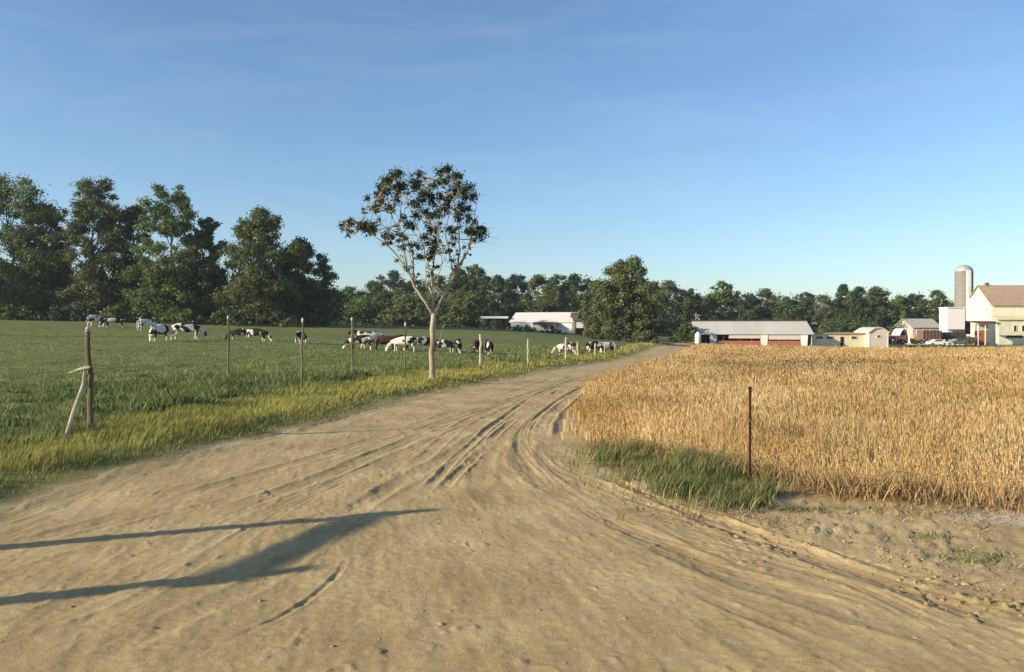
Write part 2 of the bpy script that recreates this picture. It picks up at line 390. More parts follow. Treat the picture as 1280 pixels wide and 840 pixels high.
# ------------------------------------------------------------------ dirt road sheet with ruts, tread marks and clods
def edge_(x, y): return np.exp(-((x - XR(y) + .25) / .8) ** 2) * (y < 11)
def road():
    d = np.geomspace(3.2, 60, 760); d = np.r_[np.linspace(-12, 3.15, 60), d, np.geomspace(60.5, 150, 90)]
    t = np.linspace(0, 1, 560)
    e = (fbm(d * .9, d * 0, 71) - .5) * .5 * np.clip(d / 8, .3, 1.5)
    e2 = (fbm(d * 1.1, d * 0 + 9, 72) - .5) * .5
    xl = XL(d) - .55 + e; xr = XR(d) + .2 + e2
    X = xl[:, None] + (xr - xl)[:, None] * t[None, :]; Y = np.repeat(d[:, None], len(t), 1)
    x, y = X.ravel(), Y.ravel()
    r = np.hypot(x, y); near = np.clip((45 - r) / 20, 0, 1)
    z = T(x, y) + base_relief(x, y)
    tz, rut_dark = track_height(x, y)
    z += tz * near
    z += near * (fbm(x * 5, y * 5, 77, 4) - .5) * .007
    z += near * (fbm(x * 21, y * 21, 88, 3) - .5) * .010 * np.clip(fbm(x * 1.1, y * 1.1, 89) * 2.4 - .5, .1, 1)
    # scraped, wind-drawn streaks that follow the direction of travel
    z += near * (fbm(x * 9 + y * 2, y * 1.6 - x * .5, 78, 3) - .5) * .012
    cl = fbm(x * 3, y * 3, 79, 3); clod = np.clip((fbm(x * 16, y * 16, 80, 3) - .60) * 5, 0, 1) * np.clip(.6 + 2 * edge_(x, y), 0, 1)
    edge = np.exp(-((x - XR(y) + .25) / .45) ** 2) * np.clip((9.5 - y) / 3, 0, 1) * np.clip(fbm(x * .9, y * .9, 83) * 3 - .9, 0, 1)
    z += near * clod * (.006 + .036 * edge + .012 * np.clip((cl - .5) * 4, 0, 1))
    z += near * edge * (fbm(x * 8, y * 8, 81, 3) - .5) * .05
    border = np.clip(np.minimum(t, 1 - t) * (xr - xl)[:, None] / .35, 0, 1).ravel()
    z += -.03 * (1 - border) + .006
    n, k = len(d), len(t)
    i = np.arange(n - 1)[:, None]; j = np.arange(k - 1)[None, :]
    q = np.stack([i * k + j, i * k + j + 1, (i + 1) * k + j + 1, (i + 1) * k + j], -1).reshape(-1, 4)
    o = fast_mesh('dirt_road', np.c_[x, y, z], q, None, None, dict(rut_dark=rut_dark, edge=edge), smooth=True)
    m = bpy.data.materials.new('packed_dirt'); m.use_nodes = True; N = m.node_tree.nodes; L = m.node_tree.links
    b = N['Principled BSDF']; b.inputs['Roughness'].default_value = .95; b.inputs['Specular IOR Level'].default_value = .12
    P = N.new('ShaderNodeNewGeometry').outputs['Position']
    c = ramp(N, L, noise(N, L, P, .9, 7, .6), [(.3, (.41, .30, .145)), (.5, (.51, .38, .19)), (.7, (.62, .475, .25))])
    c = mix(N, L, .55, c, ramp(N, L, noise(N, L, P, 14, 6, .75), [(.28, (.6, .57, .53)), (.6, (1.06, 1.06, 1.06))]), 'MULTIPLY')
    c = mix(N, L, .5, c, ramp(N, L, noise(N, L, P, 3, 5, .6, (1, .25, 1)), [(.35, (.78, .74, .68)), (.6, (1.05, 1.05, 1.05))]), 'MULTIPLY')
    # colour darkens towards the bottom of the ruts
    w = N.new('ShaderNodeMath'); w.operation = 'MULTIPLY'; L.new(attr(N, 'rut_dark'), w.inputs[0]); w.inputs[1].default_value = .4
    c = mix(N, L, w.outputs[0], c, (.27, .18, .10))
    g = ramp(N, L, noise(N, L, P, 90, 3, .7), [(.60, (0, 0, 0)), (.68, (1, 1, 1))])
    c = mix(N, L, mix(N, L, 1, g, (.35, .35, .35), 'MULTIPLY'), c, (.62, .54, .42))
    sp = ramp(N, L, noise(N, L, P, 24, 6, .8, (1, .55, 1)), [(.30, (1, 1, 1)), (.38, (0, 0, 0))])
    c = mix(N, L, mix(N, L, 1, sp, (.55, .55, .55), 'MULTIPLY'), c, (.25, .17, .09))
    L.new(c, b.inputs['Base Color'])
    bp = N.new('ShaderNodeBump'); bp.inputs['Strength'].default_value = 1.0; bp.inputs['Distance'].default_value = .014
    L.new(noise(N, L, P, 46, 8, .82), bp.inputs['Height']); L.new(bp.outputs[0], b.inputs['Normal'])
    o.data.materials.append(m); return tag(o, kind='structure')
ROAD = road()

# ------------------------------------------------------------------ blades
rng = np.random.default_rng(7)
def gz(x, y): return T(x, y) + base_relief(x, y)
def blades(name, x, y, h, w, lean, m, label, cat, ear=0.0, zoff=0.0, leandir=None, attrs_rnd=None):
    n = len(x); z = gz(x, y) - .03 + zoff
    a = rng.uniform(0, 2 * np.pi, n); dx, dy = np.cos(a), np.sin(a)
    la = rng.uniform(0, 2 * np.pi, n) if leandir is None else leandir + rng.normal(0, .7, n)
    ll = lean * h * rng.uniform(.3, 1.3, n); lx, ly = np.cos(la) * ll, np.sin(la) * ll
    B = np.c_[x, y, z]; off = np.c_[dx, dy, np.zeros(n)] * (w / 2)[:, None]
    M = B + np.c_[lx * .35, ly * .35, h * .55]; Tp = B + np.c_[lx, ly, h]
    V = [B - off * .8, B + off * .8, M + off, M - off, Tp]
    q = [(0, 1, 2, 3)]; tr = [(3, 2, 4)]; per = 5
    if ear:
        eh = (ear * h)[:, None]; up = np.c_[lx, ly, h]; up = up / np.linalg.norm(up, axis=1)[:, None]
        e0 = Tp - up * eh * .25; e1 = Tp + up * eh * .35; e2 = Tp + up * eh
        ow = off * 1.25; ow2 = np.c_[-dy, dx, np.zeros(n)] * (w * .62)[:, None]
        V += [e0, e1 + ow, e2, e1 - ow, e1 + ow2, e1 - ow2]
        q += [(5, 6, 7, 8), (5, 9, 7, 10)]; per = 11
    V = np.stack(V, 1).reshape(-1, 3)
    base = np.arange(n)[:, None] * per
    Q = np.concatenate([base + np.array(k)[None] for k in q]); TR = base + np.array(tr[0])[None]
    r = rng.random(n) if attrs_rnd is None else attrs_rnd
    o = fast_mesh(name, V, Q, TR, m, dict(rnd=np.repeat(r, per)))
    return tag(o, label, cat, kind='stuff')

def scatter(d0, d1, u0, u1, dens, cond, clump=None):
    """points over a wedge of the land: distance d0..d1, x between u0*d and u1*d"""
    area = (u1 - u0) * (d1 ** 2 - d0 ** 2) / 2; n = int(area * dens)
    d = np.sqrt(rng.uniform(d0 ** 2, d1 ** 2, n)); x = rng.uniform(u0, u1, n) * d
    k = cond(x, d)
    if clump is not None: k &= rng.random(n) < clump(x, d)
    return x[k], d[k]

def wheat_ok(x, d):
    nz = (fbm(x * 1.3, d * 1.3, 55) - .5) * 1.1 + rng.normal(0, .12, len(x))
    return (x > XW(d) + nz) & (d > 8.7) & (d < 136) & (x < 120)
def wheat():
    m = blade_mat('ripe_grain', [(0, (.40, .25, .105)), (.35, (.58, .41, .19)), (.75, (.69, .51, .255)), (1, (.79, .64, .37))],
                  patch=(.35, (.44, .30, .10), .4), trans=.3)
    X, D, Hh, W = [], [], [], []
    for d0, d1, dens, w in ((8, 13, 650, .008), (13, 20, 330, .012), (20, 34, 120, .020), (34, 60, 36, .038), (60, 136, 9, .085)):
        x, d = scatter(d0, d1, -.02 if d0 < 34 else .1, .80, dens, wheat_ok,
                       lambda x, d: np.clip(.25 + 1.6 * fbm(x * 1.2, d * 1.2, 91) * (0.6 + .8 * fbm(x * .25, d * .25, 92)), 0, 1))
        hh = .36 + .42 * fbm(x * .9, d * .9, 93) + rng.normal(0, .08, len(x))
        hh *= np.clip((x - XW(d)) / 2.2 + .45, .35, 1) * np.where(d > 60, .8, 1)
        hh *= .88 * np.clip((d - DWX(x)) / 2.8 + .28, .25, 1)
        X.append(x); D.append(d); Hh.append(np.clip(hh, .2, .9)); W.append(np.full(len(x), w) * rng.uniform(.6, 1.5, len(x)))
    x, d, h, w = map(np.concatenate, (X, D, Hh, W))
    rr = np.clip(rng.normal(.5, .22, len(x)) + (fbm(x * .6, d * .35, 95) - .5) * 1.3, 0, 1)
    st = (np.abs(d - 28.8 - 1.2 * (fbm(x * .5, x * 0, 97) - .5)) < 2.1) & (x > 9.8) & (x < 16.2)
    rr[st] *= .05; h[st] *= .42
    return blades('grain_crop', x, d, h, w, .28, m, 'ripe golden grain crop filling the field right of the dirt road', 'grain', ear=.16, attrs_rnd=rr)
wheat()

def litter():
    """flattened straw and stubble at the bare margin of the field"""
    m = blade_mat('dry_straw', [(0, (.11, .07, .035)), (.5, (.33, .22, .10)), (1, (.52, .4, .22))], trans=.15)
    x, d = scatter(5.5, 13, .1, .85, 1500, lambda x, d: (x > XR(d) + .05) & (x < XW(d) + .6),
                   lambda x, d: np.clip((fbm(x * 1.5, d * 1.5, 61) - .36) * 3, 0, 1) * np.clip((d - 7.0) / 2.2, .08, 1))
    h = rng.uniform(.02, .10, len(x))
    o = blades('straw_litter', x, d, h, rng.uniform(.005, .012, len(x)), 1.6, m, 'short dry stubble and straw strewn on the bare margin of the grain field', 'straw')
litter()
def dry_weeds():
    m = blade_mat('dry_weeds', [(0, (.16, .085, .04)), (.4, (.30, .18, .08)), (.8, (.48, .33, .16)), (1, (.2, .19, .07))], trans=.2)
    x, d = scatter(7, 15, .08, .85, 1300, lambda x, d: (x > XR(d) + .5) & (np.abs(d - DWX(x) + .15) < .75),
                   lambda x, d: np.clip(2.6 * fbm(x * 2.1, d * 2.1, 64) - .75, 0, 1) * np.exp(-((d - DWX(x) + .1) / .5) ** 2))
    blades('dry_weeds', x, d, rng.uniform(.05, .34, len(x)), rng.uniform(.006, .016, len(x)), .6, m, 'ragged brown weeds and short stems along the front edge of the grain field', 'weeds')
dry_weeds()

def green_patch():
    m = blade_mat('corner_grass', [(0, (.07, .09, .028)), (.5, (.13, .16, .045)), (.8, (.22, .22, .075)), (1, (.50, .40, .19))], trans=.35)
    P = [(745, 562), (800, 566), (870, 575), (925, 590), (965, 612), (965, 636), (905, 634), (845, 618), (790, 596), (752, 578)]
    Q = np.array([at(*p) for p in P])
    def inside(x, d):
        c = np.zeros(len(x), bool); n = len(Q); nz = (fbm(x * 4, d * 4, 12) - .5) * .9 + rng.normal(0, .09, len(x)) * np.where(rng.random(len(x)) < .25, 4.5, 1)
        xx, yy = x + nz, d + nz
        for i in range(n):
            (x1, y1), (x2, y2) = Q[i], Q[(i + 1) % n]
            k = ((y1 > yy) != (y2 > yy)) & (xx < (x2 - x1) * (yy - y1) / (y2 - y1 + 1e-12) + x1); c ^= k
        return c
    x, d = scatter(8, 14.5, .05, .40, 2000, inside, lambda x, d: np.clip(2.6 * fbm(x * 2.2, d * 2.2, 15) - .45, 0.03, 1))
    h = .04 + .34 * fbm(x * 2, d * 2, 14) ** 1.5 + rng.uniform(0, .08, len(x))
    blades('corner_grass', x, d, h, rng.uniform(.006, .013, len(x)), .55, m, 'dark green grass patch at the corner of the grain field beside the road', 'grass', leandir=0.5)
    # a low weedy patch in the bare soil nearer the road
    x, d = scatter(6, 9.5, .3, .62, 1500, lambda x, d: (x > XR(d) + .15) & (x < 6),
                   lambda x, d: np.clip((fbm(x * 1.3, d * 2.6, 18) - .60) * 9, 0, 1))
    blades('weedy_tufts', x, d, rng.uniform(.03, .10, len(x)), rng.uniform(.006, .012, len(x)), .8, m, 'low weedy green tufts in the bare soil below the grain field', 'weeds')
green_patch()

def verge_grass():
    m = blade_mat('verge_grass', [(0, (.11, .13, .035)), (.35, (.27, .28, .065)), (.7, (.42, .39, .10)), (1, (.58, .50, .2))],
                  patch=(.8, (.30, .26, .07), .5), trans=.4)
    X, D, W = [], [], []
    ok = lambda x, d: (x > XF(d) - .3 + (fbm(x, d, 66) - .5) * 2.4) & (x < XL(d) + .15 + (fbm(x * 1.2, d * 1.2, 67) - .55) * 1.9)
    for d0, d1, dens, w in ((5, 12, 900, .008), (12, 20, 520, .012), (20, 34, 230, .019), (34, 60, 70, .034), (60, 120, 16, .07)):
        u0 = -.9 if d0 < 12 else (-.66 if d0 < 20 else -.35)
        x, d = scatter(d0, d1, u0, .3, dens, ok, lambda x, d: np.clip(1.8 * fbm(x * 1.5, d * 1.5, 68) - .1, 0, 1))
        X.append(x); D.append(d); W.append(np.full(len(x), w) * rng.uniform(.6, 1.5, len(x)))
    x, d, w = map(np.concatenate, (X, D, W))
    edge = np.clip((XL(d) - x) / 1.4, .16, 1)
    h = .52 * edge * (.12 + .42 * fbm(x * 1.1, d * 1.1, 69) ** 1.3 + rng.uniform(0, .12, len(x)))
    rr = np.clip(rng.normal(.45, .22, len(x)) + (fbm(x * .6, d * .6, 70) - .5) * .9, 0, 1)
    blades('verge_grass', x, d, h, w, .45, m, 'rough yellow-green grass on the verge between the wire fence and the road', 'grass', attrs_rnd=rr, leandir=.4)
verge_grass()

def pasture_grass():
    m = blade_mat('pasture_grass', [(0, (.09, .12, .035)), (.5, (.20, .235, .07)), (1, (.31, .33, .12))],
                  patch=(.25, (.22, .235, .085), .6), trans=.35)
    X, D, W, Hh = [], [], [], []
    ok = lambda x, d: (x < XF(d) + .5) & (x > -70)
    for d0, d1, dens, w in ((9, 16, 420, .012), (16, 26, 210, .018), (26, 42, 85, .03), (42, 75, 22, .06)):
        x, d = scatter(d0, d1, -.8, .12, dens, ok, lambda x, d: np.clip(2.4 * fbm(x * .7, d * .7, 85) - .35, 0, 1))
        near = np.exp(-np.maximum(XF(d) - x, 0) / 6.0)
        hh = .04 + (.08 + .95 * near) * np.clip(fbm(x * .9, d * .9, 86) - .30, 0, 1) ** 1.3 + rng.uniform(0, .04, len(x))
        X.append(x); D.append(d); Hh.append(hh); W.append(np.full(len(x), w) * rng.uniform(.6, 1.5, len(x)))
    x, d, h, w = map(np.concatenate, (X, D, Hh, W))
    near_all = np.exp(-np.maximum(XF(d) - x, 0) / 6.0)
    z = np.where(x < XF(d), (fbm(x * .8, d * 1.1, 21) - .45) * .34 * np.clip(np.hypot(x, d) / 15, 0, 1) * np.clip((60 - np.hypot(x, d)) / 30, 0, 1), 0)
    rr = np.clip(rng.normal(.5, .2, len(x)) + (fbm(x * .4, d * .4, 87) - .5) * .9 - .55 * near_all * np.clip(fbm(x * .9, d * .9, 86) * 2 - .7, 0, 1), 0, 1)
    blades('pasture_grass', x, d, h, w, .5, m, 'green pasture grass growing in uneven tufts behind the wire fence', 'grass', zoff=z, attrs_rnd=rr)
pasture_grass()

def pasture_weeds():
    m = blade_mat('pasture_weeds', [(0, (.08, .11, .04)), (.6, (.145, .185, .06)), (1, (.25, .28, .10))], trans=.3)
    X, D, Hh = [], [], []
    for _ in range(260):
        d0 = math.sqrt(rng.uniform(11 ** 2, 30 ** 2)); x0 = XF(d0) - rng.exponential(3.2) - .3; n = int(rng.uniform(60, 190)); rr = rng.uniform(.2, .65)
        a = rng.uniform(0, 6.28, n); q = rr * np.sqrt(rng.random(n)); X.append(x0 + q * np.cos(a) * 1.5); D.append(d0 + q * np.sin(a))
        Hh.append(rng.uniform(.12, .42) * (1.05 - (q / rr) ** 2 * .7) * rng.uniform(.6, 1.1, n))
    x, d, h = map(np.concatenate, (X, D, Hh))
    z = (fbm(x * .8, d * 1.1, 21) - .45) * .34 * np.clip(np.hypot(x, d) / 15, 0, 1) * np.clip((60 - np.hypot(x, d)) / 30, 0, 1)
    blades('pasture_weeds', x, d, h, .02 + .018 * rng.random(len(x)), .55, m, 'dark leafy weed clumps in the pasture along the wire fence', 'weeds', zoff=z)
pasture_weeds()

# ------------------------------------------------------------------ soil crumbs lying on the dirt
def crumbs():
    m = mat('soil_crumb', (.30, .21, .115), bump=.4, var=.3, scale=2)
    n = 9000; d = np.sqrt(rng.uniform(4.3 ** 2, 15 ** 2, n * 4)); x = rng.uniform(-.75, .75, n * 4) * d
    e = np.exp(-((x - XR(d) + .1) / .5) ** 2)
    k = (x > XL(d) + .3) & (rng.random(n * 4) < .09 * np.clip(fbm(x * 1.3, d * 1.3, 44) * 3 - 1.1, 0, 1) + .8 * e * (d < 10) + .22 * (x > XR(d)) * (d < 10))
    x, d = x[k][:n], d[k][:n]; n = len(x)
    e = np.exp(-((x - XR(d) + .1) / .5) ** 2)
    tz, _ = track_height(x, d)
    z = gz(x, d) + tz + .004
    s = np.exp(np.minimum(rng.normal(-5.0, .5, n), -3.9)) * (1 + .7 * e * (rng.random(n) < .25))
    ico = [(0, 0, 1)] + [(.9 * math.cos(a), .9 * math.sin(a), .35) for a in np.arange(5) * 2 * math.pi / 5] + \
          [(.9 * math.cos(a), .9 * math.sin(a), -.4) for a in np.arange(5) * 2 * math.pi / 5 + .6]
    ico = np.array(ico)
    V = ico[None] * s[:, None, None] * rng.uniform(.6, 1.4, (n, 11, 1)) * rng.uniform(.7, 1.5, (n, 1, 3)) * np.array([1, 1, .7]) + np.c_[x, d, z][:, None, :]
    t = []
    for i in range(5):
        j = (i + 1) % 5; t += [(0, 1 + i, 1 + j), (1 + i, 6 + i, 1 + j), (1 + j, 6 + i, 6 + j)]
    TR = (np.arange(n)[:, None, None] * 11 + np.array(t)[None]).reshape(-1, 3)
    tag(fast_mesh('dirt_crumbs', V.reshape(-1, 3), None, TR, m), 'crumbs and small clods of dry soil strewn over the dirt road', 'dirt', kind='stuff')
crumbs()

# ------------------------------------------------------------------ trees
def leaf_mat(name, dark, light, trans=.3):
    m = blade_mat(name, [(0, dark), (.6, light), (1, tuple(c * 1.35 for c in light))], patch=(.25, tuple(c * .75 for c in light), .6), trans=trans)
    return m
LM = [leaf_mat('leaf_dark', (0.046, 0.073, 0.030), (0.088, 0.133, 0.044)),
      leaf_mat('leaf_mid', (0.068, 0.105, 0.034), (0.149, 0.203, 0.060)),
      leaf_mat('leaf_olive', (0.068, 0.090, 0.034), (0.149, 0.176, 0.063)),
      leaf_mat('leaf_blue', (0.042, 0.072, 0.041), (0.075, 0.119, 0.058))]
BARK = mat('bark', (.14, .105, .075), bump=.6, bscale=8, var=.3, scale=4, stretch=(1, 1, .3))

def leaf_cloud(cent, rad, n_per, size, r, flat=.75, droop=0):
    """leaf-sized faces scattered round clump centres; returns V, quads, rnd"""
    k = len(cent); cnt = np.maximum(3, (n_per * (rad / rad.mean()) ** 2).astype(int)); N = cnt.sum()
    ci = np.repeat(np.arange(k), cnt)
    v = r.normal(0, 1, (N, 3)); v /= np.linalg.norm(v, axis=1)[:, None]
    rr = np.minimum(np.abs(r.normal(.55, .42, N)), 1.7)
    P = cent[ci] + v * (rr * rad[ci])[:, None] * np.array([1, 1, flat])
    nrm = v * .8 + r.normal(0, .8, (N, 3)); nrm[:, 2] += .4; nrm /= np.linalg.norm(nrm, axis=1)[:, None]
    a = np.cross(nrm, r.normal(0, 1, (N, 3))); a /= np.linalg.norm(a, axis=1)[:, None] + 1e-9; b = np.cross(nrm, a)
    s = (size * r.uniform(.6, 1.4, N))[:, None]
    V = np.stack([P - a * s, P - b * s * .55, P + a * s, P + b * s * .55], 1).reshape(-1, 3)
    Q = np.arange(N * 4).reshape(-1, 4)
    rn = np.repeat(np.clip(np.repeat(r.uniform(.1, .9, k), cnt) * .6 + r.uniform(0, .4, N), 0, 1), 4)
    return V, Q, rn

def tree_meshes(seed, h, w, crown0, n_cl, n_leaf, size, lm, trunk_r=.28, top=1.0, shape='oval', gap=0.0):
    """tapered trunk with limbs reaching to every leaf clump of an uneven crown"""
    r = np.random.default_rng(seed); rnd = random.Random(seed)
    mb = MB(); z0 = crown0 * h
    lean = np.array([r.normal(0, .03 * h), r.normal(0, .03 * h)])
    tp = [(lean[0] * t ** 1.5 + r.normal(0, .012 * h) * (t > .1), lean[1] * t ** 1.5 + r.normal(0, .012 * h) * (t > .1), h * .93 * t - .3 * (t == 0)) for t in np.linspace(0, 1, 9)]
    mb.tube(tp, [trunk_r * (1.35 if i == 0 else (1 - i / 8.6)) for i in range(9)], 8)
    lob = r.uniform(0, 2 * np.pi, 5); la = r.uniform(.1, .3, 5)
    C = []; Rd = []
    tries = 0
    while len(C) < n_cl and tries < n_cl * 30:
        tries += 1
        t = r.uniform(0, 1); a = r.uniform(0, 2 * np.pi)
        if shape == 'oval': prof = math.sin(math.pi * min(1, (t * .86 + .16))) ** .6
        elif shape == 'tall': prof = (math.sin(math.pi * (t * .82 + .14)) ** .45) * (1 - .15 * t)
        elif shape == 'cone': prof = (1 - t) ** .8 + .06
        else: prof = math.sin(math.pi * (t * .75 + .2)) ** .5
        lobf = 1 + sum(la[q] * math.sin((q + 1) * a + lob[q] + t * 3 * (q % 2)) for q in range(5)) * .8
        rad = w / 2 * prof * lobf * math.sqrt(r.uniform(.12, 1))
        c = np.array([math.cos(a) * rad + lean[0] * t, math.sin(a) * rad + lean[1] * t, z0 + (h - z0) * t * (.97 + .03 * lobf)])
        if gap and vnoise(c[0] * .35 + seed, c[2] * .35 + c[1] * .2, seed) < gap: continue
        C.append(c); Rd.append(w * r.uniform(.07, .15) * (1 - .3 * t))
    C = np.array(C); Rd = np.array(Rd)
    for i in range(0, len(C), max(1, len(C) // 40)):
        c = C[i]; zz = max(.18 * h, c[2] - np.hypot(c[0], c[1]) * .7 - .05 * h); k = min(.9, zz / (h * .93))
        s = np.array([lean[0] * k ** 1.5, lean[1] * k ** 1.5, zz]); m_ = (s + c) / 2 + np.array([0, 0, .06 * h * r.uniform(-.3, 1)]) + r.normal(0, .015 * h, 3)
        rr0 = trunk_r * (1 - k) * .5 + .03
        mb.tube([s, m_, c], [rr0, rr0 * .6, .02], 5, cap=False)
    V, Q, rn = leaf_cloud(C, Rd, n_leaf, size, r)
    return mb, V, Q, rn
def proto_tree(name, *a, **k):
    lm = LM[k.pop('leaf', 0)]
    mb, V, Q, rn = tree_meshes(*a, lm, **k)
    root = empty(name, (0, 0, 0))
    tr = mb.build('trunk', BARK, root, smooth=True)
    cr = fast_mesh('crown', V, Q, None, lm, dict(rnd=rn), parent=root)
    return root
used = set()
def place(proto, x, y, s=1.0, rz=0.0, label='', cat='tree', group=None, sx=None, zoff=0.0):
    if proto.name not in used: o = proto; used.add(proto.name)
    else: o = copy_tree(proto)
    o.location = (x, y, T1(x, y) - .05 + zoff); o.rotation_euler = (0, 0, rz)
    o.scale = (sx or s, sx or s, s)
    return tag(o, label, cat, group)

# tall trees behind the left of the pasture; each grown to its own crown
TALL = [  # px centre, top row, width px, distance, leaf, shape, crown0, gap, label
    (15, 222, 130, 122, 1, 'tall', .06, .12, 'tall broad green tree at the left edge of the tall trees behind the pasture'),
    (62, 262, 66, 126, 0, 'tall', .05, .10, 'narrow dark tree wedged behind the two leftmost tall trees of the pasture'),
    (112, 228, 96, 121, 2, 'tall', .06, .12, 'tall olive-topped tree left of the thin see-through tree behind the pasture'),
    (166, 262, 60, 127, 3, 'tall', .10, .36, 'thin dark see-through tree in the gap between the tall leafy trees'),
    (212, 234, 92, 120, 1, 'tall', .06, .12, 'tall tree with pale green left side right of the thin see-through tree'),
    (254, 272, 62, 124, 0, 'tall', .05, .14, 'dark tree hugging the right side of the tall pale green tree'),
    (322, 264, 96, 118, 2, 'oval', .08, .18, 'round-headed green tree, tall and sunlit, near the right end of the tall group'),
    (374, 300, 72, 122, 3, 'oval', .06, .32, 'loose dark tree that ends the tall group on the right'),
    (-90, 236, 130, 124, 0, 'tall', .06, .12, 'dark broad tree mostly outside the photo left of the tall green tree'),
]
for i, (px, top, wpx, d, lf, shp, c0, gap, lab) in enumerate(TALL):
    x = px_at(px, d); zb = T1(x, d); h = z_at(top, d) - zb; w = wpx / F * d
    t = proto_tree('broadleaf_tree', 100 + i, h, w * .98, c0, 170, 260, .185, leaf=lf, trunk_r=.30, shape=shp, gap=gap)
    t.location = (x, d, zb - .05); tag(t, lab, 'tree', 'tall trees behind the pasture')

# shared trees for the distant line
FP = [proto_tree('woodland_tree', 300, 14, 11, .10, 95, 190, .24, leaf=0, trunk_r=.3, shape='oval'),
      proto_tree('woodland_tree', 301, 14, 9, .08, 95, 190, .24, leaf=1, trunk_r=.3, shape='tall'),
      proto_tree('woodland_tree', 302, 14, 12, .12, 95, 190, .24, leaf=2, trunk_r=.3, shape='oval', gap=.2),
      proto_tree('woodland_tree', 303, 14, 8.5, .05, 95, 190, .24, leaf=3, trunk_r=.3, shape='tall', gap=.2),
      proto_tree('woodland_tree', 304, 14, 8, .05, 95, 190, .24, leaf=0, trunk_r=.3, shape='cone')]
ORD = ['first', 'second', 'third', 'fourth', 'fifth', 'sixth', 'seventh', 'eighth', 'ninth', 'tenth', 'eleventh', 'twelfth', 'thirteenth', 'fourteenth', 'fifteenth', 'sixteenth']
PH = [14.2] * 5
def line_trees(rows, d, labf, group):
    for i, (px, top, pk, dd) in enumerate(rows):
        D = d + dd; x = px_at(px, D); hgt = z_at(top, D) - T1(x, D)
        s = hgt / 14.2
        place(FP[pk], x, D, s, rz=(i * 2.4 + pk) % 6.28, label=labf(i, px), group=group, sx=s * 1.08)
A_ROWS = [(416, 375, 4, 6), (440, 358, 1, 0), (466, 352, 2, 8), (492, 340, 0, 2), (520, 350, 3, 10), (546, 346, 2, -4), (574, 338, 0, 4), (596, 332, 1, 9),
          (622, 346, 0, 0), (648, 344, 3, 6), (672, 345, 2, -2), (696, 343, 1, 6), (718, 344, 0, 0)]
line_trees(A_ROWS, 205, lambda i, p: ('%s tree from the left in the distant line beyond the pasture' % ORD[i]), 'distant trees beyond the pasture')
B_ROWS = [(812, 352, 1, 4), (838, 352, 2, 0), (860, 362, 3, 8), (884, 372, 4, 0), (908, 352, 1, 6), (934, 368, 3, 2), (958, 362, 2, 8), (984, 372, 0, 0),
          (1006, 366, 3, 6), (1030, 370, 2, 0), (1052, 356, 4, 8), (1072, 360, 0, 2), (1096, 360, 2, 6), (1120, 374, 1, 0), (1146, 368, 3, 8), (1172, 364, 0, 2)]
line_trees(B_ROWS, 212, lambda i, p: ('%s tree from the left in the line behind the long open barn and silo' % ORD[i]), 'trees behind the farm buildings')
line_trees([(1235, 384, 0, 40), (1275, 386, 1, 44), (1320, 384, 2, 40)], 212, lambda i, p: '%s tree from the left hidden behind the yellow barn' % ORD[i], 'trees behind the yellow barn')

# the big leafy tree left of the road's far end
d = 118; x = px_at(786, d); zb = T1(x, d)
t = proto_tree('roadside_tree', 411, z_at(324, d) - zb, 9.0, .07, 180, 300, .17, leaf=2, trunk_r=.42, shape='round', gap=.13)
t.location = (x, d, zb - .1); tag(t, 'big rounded olive-green tree beside the far end of the dirt road', 'tree')
d = 128; x = px_at(748, d); zb = T1(x, d)
t = proto_tree('roadside_tree', 412, z_at(352, d) - zb, 7.0, .08, 100, 220, .17, leaf=2, trunk_r=.25, shape='oval', gap=.1)
t.location = (x, d, zb - .1); tag(t, 'smaller olive tree over the brown shed, left of the big rounded tree', 'tree')
# bushes
def bush(px, d, wpx, hpx, leaf, seed, label, size=.16, name='bush', dens=90, n_cl=34):
    x = px_at(px, d); w = wpx / F * d; h = hpx / F * d; r = np.random.default_rng(seed)
    C = np.c_[r.normal(0, w * .26, n_cl), r.normal(0, w * .24, n_cl), r.uniform(.12, .85, n_cl) * h]
    C[:, 2] *= np.clip(1.25 - (np.hypot(C[:, 0], C[:, 1]) / (w * .5)) ** 2 * .8, .3, 1)
    root = empty(name, (x, d, T1(x, d) - .05)); tag(root, label, 'bush')
    mb = MB()
    for c in C[:14]: mb.tube([(c[0] * .1, c[1] * .1, 0), (c[0] * .5, c[1] * .5, c[2] * .6), tuple(c)], [.05, .035, .015], 5, cap=False)
    mb.build('stems', BARK, root)
    V, Q, rn = leaf_cloud(C, np.full(n_cl, 1.0) * min(w, h * 1.3) * r.uniform(.13, .22, n_cl), dens, size, r)
    fast_mesh('foliage', V, Q, None, LM[leaf], dict(rnd=rn), parent=root)
    return root
bush(146, 112, 34, 26, 1, 1, 'pale green bush below the gap between the tall trees, behind two cows', .2)
bush(20, 113, 60, 20, 0, 2, 'low dark bush under the tall tree at the left edge', .2)
bush(80, 116, 46, 22, 3, 3, 'low dark bush left of the pale green bush under the tall trees', .2)
bush(230, 114, 54, 22, 1, 4, 'low green bush under the tall tree, above the cows by the fence', .2)
bush(290, 114, 48, 24, 0, 5, 'low dark bush between the trunks of the tall sunlit trees', .2)
bush(345, 116, 60, 20, 2, 6, 'long low bush at the foot of the round-headed tree', .2)
bush(395, 120, 36, 20, 0, 7, 'dark bush at the right end of the tall trees', .2)
bush(585, 170, 46, 52, 2, 8, 'rounded olive bush left of the white house beyond the pasture', .3, n_cl=50)
bush(455, 175, 60, 40, 1, 9, 'broad green bush before the distant line, left of the lone tree', .3, n_cl=50)
bush(510, 172, 60, 44, 2, 10, 'broad olive bush before the distant line behind the lone tree', .3, n_cl=50)
bush(652, 139, 46, 7, 1, 11, 'low ragged hedge bush in front of the white house wall', .14, n_cl=40)
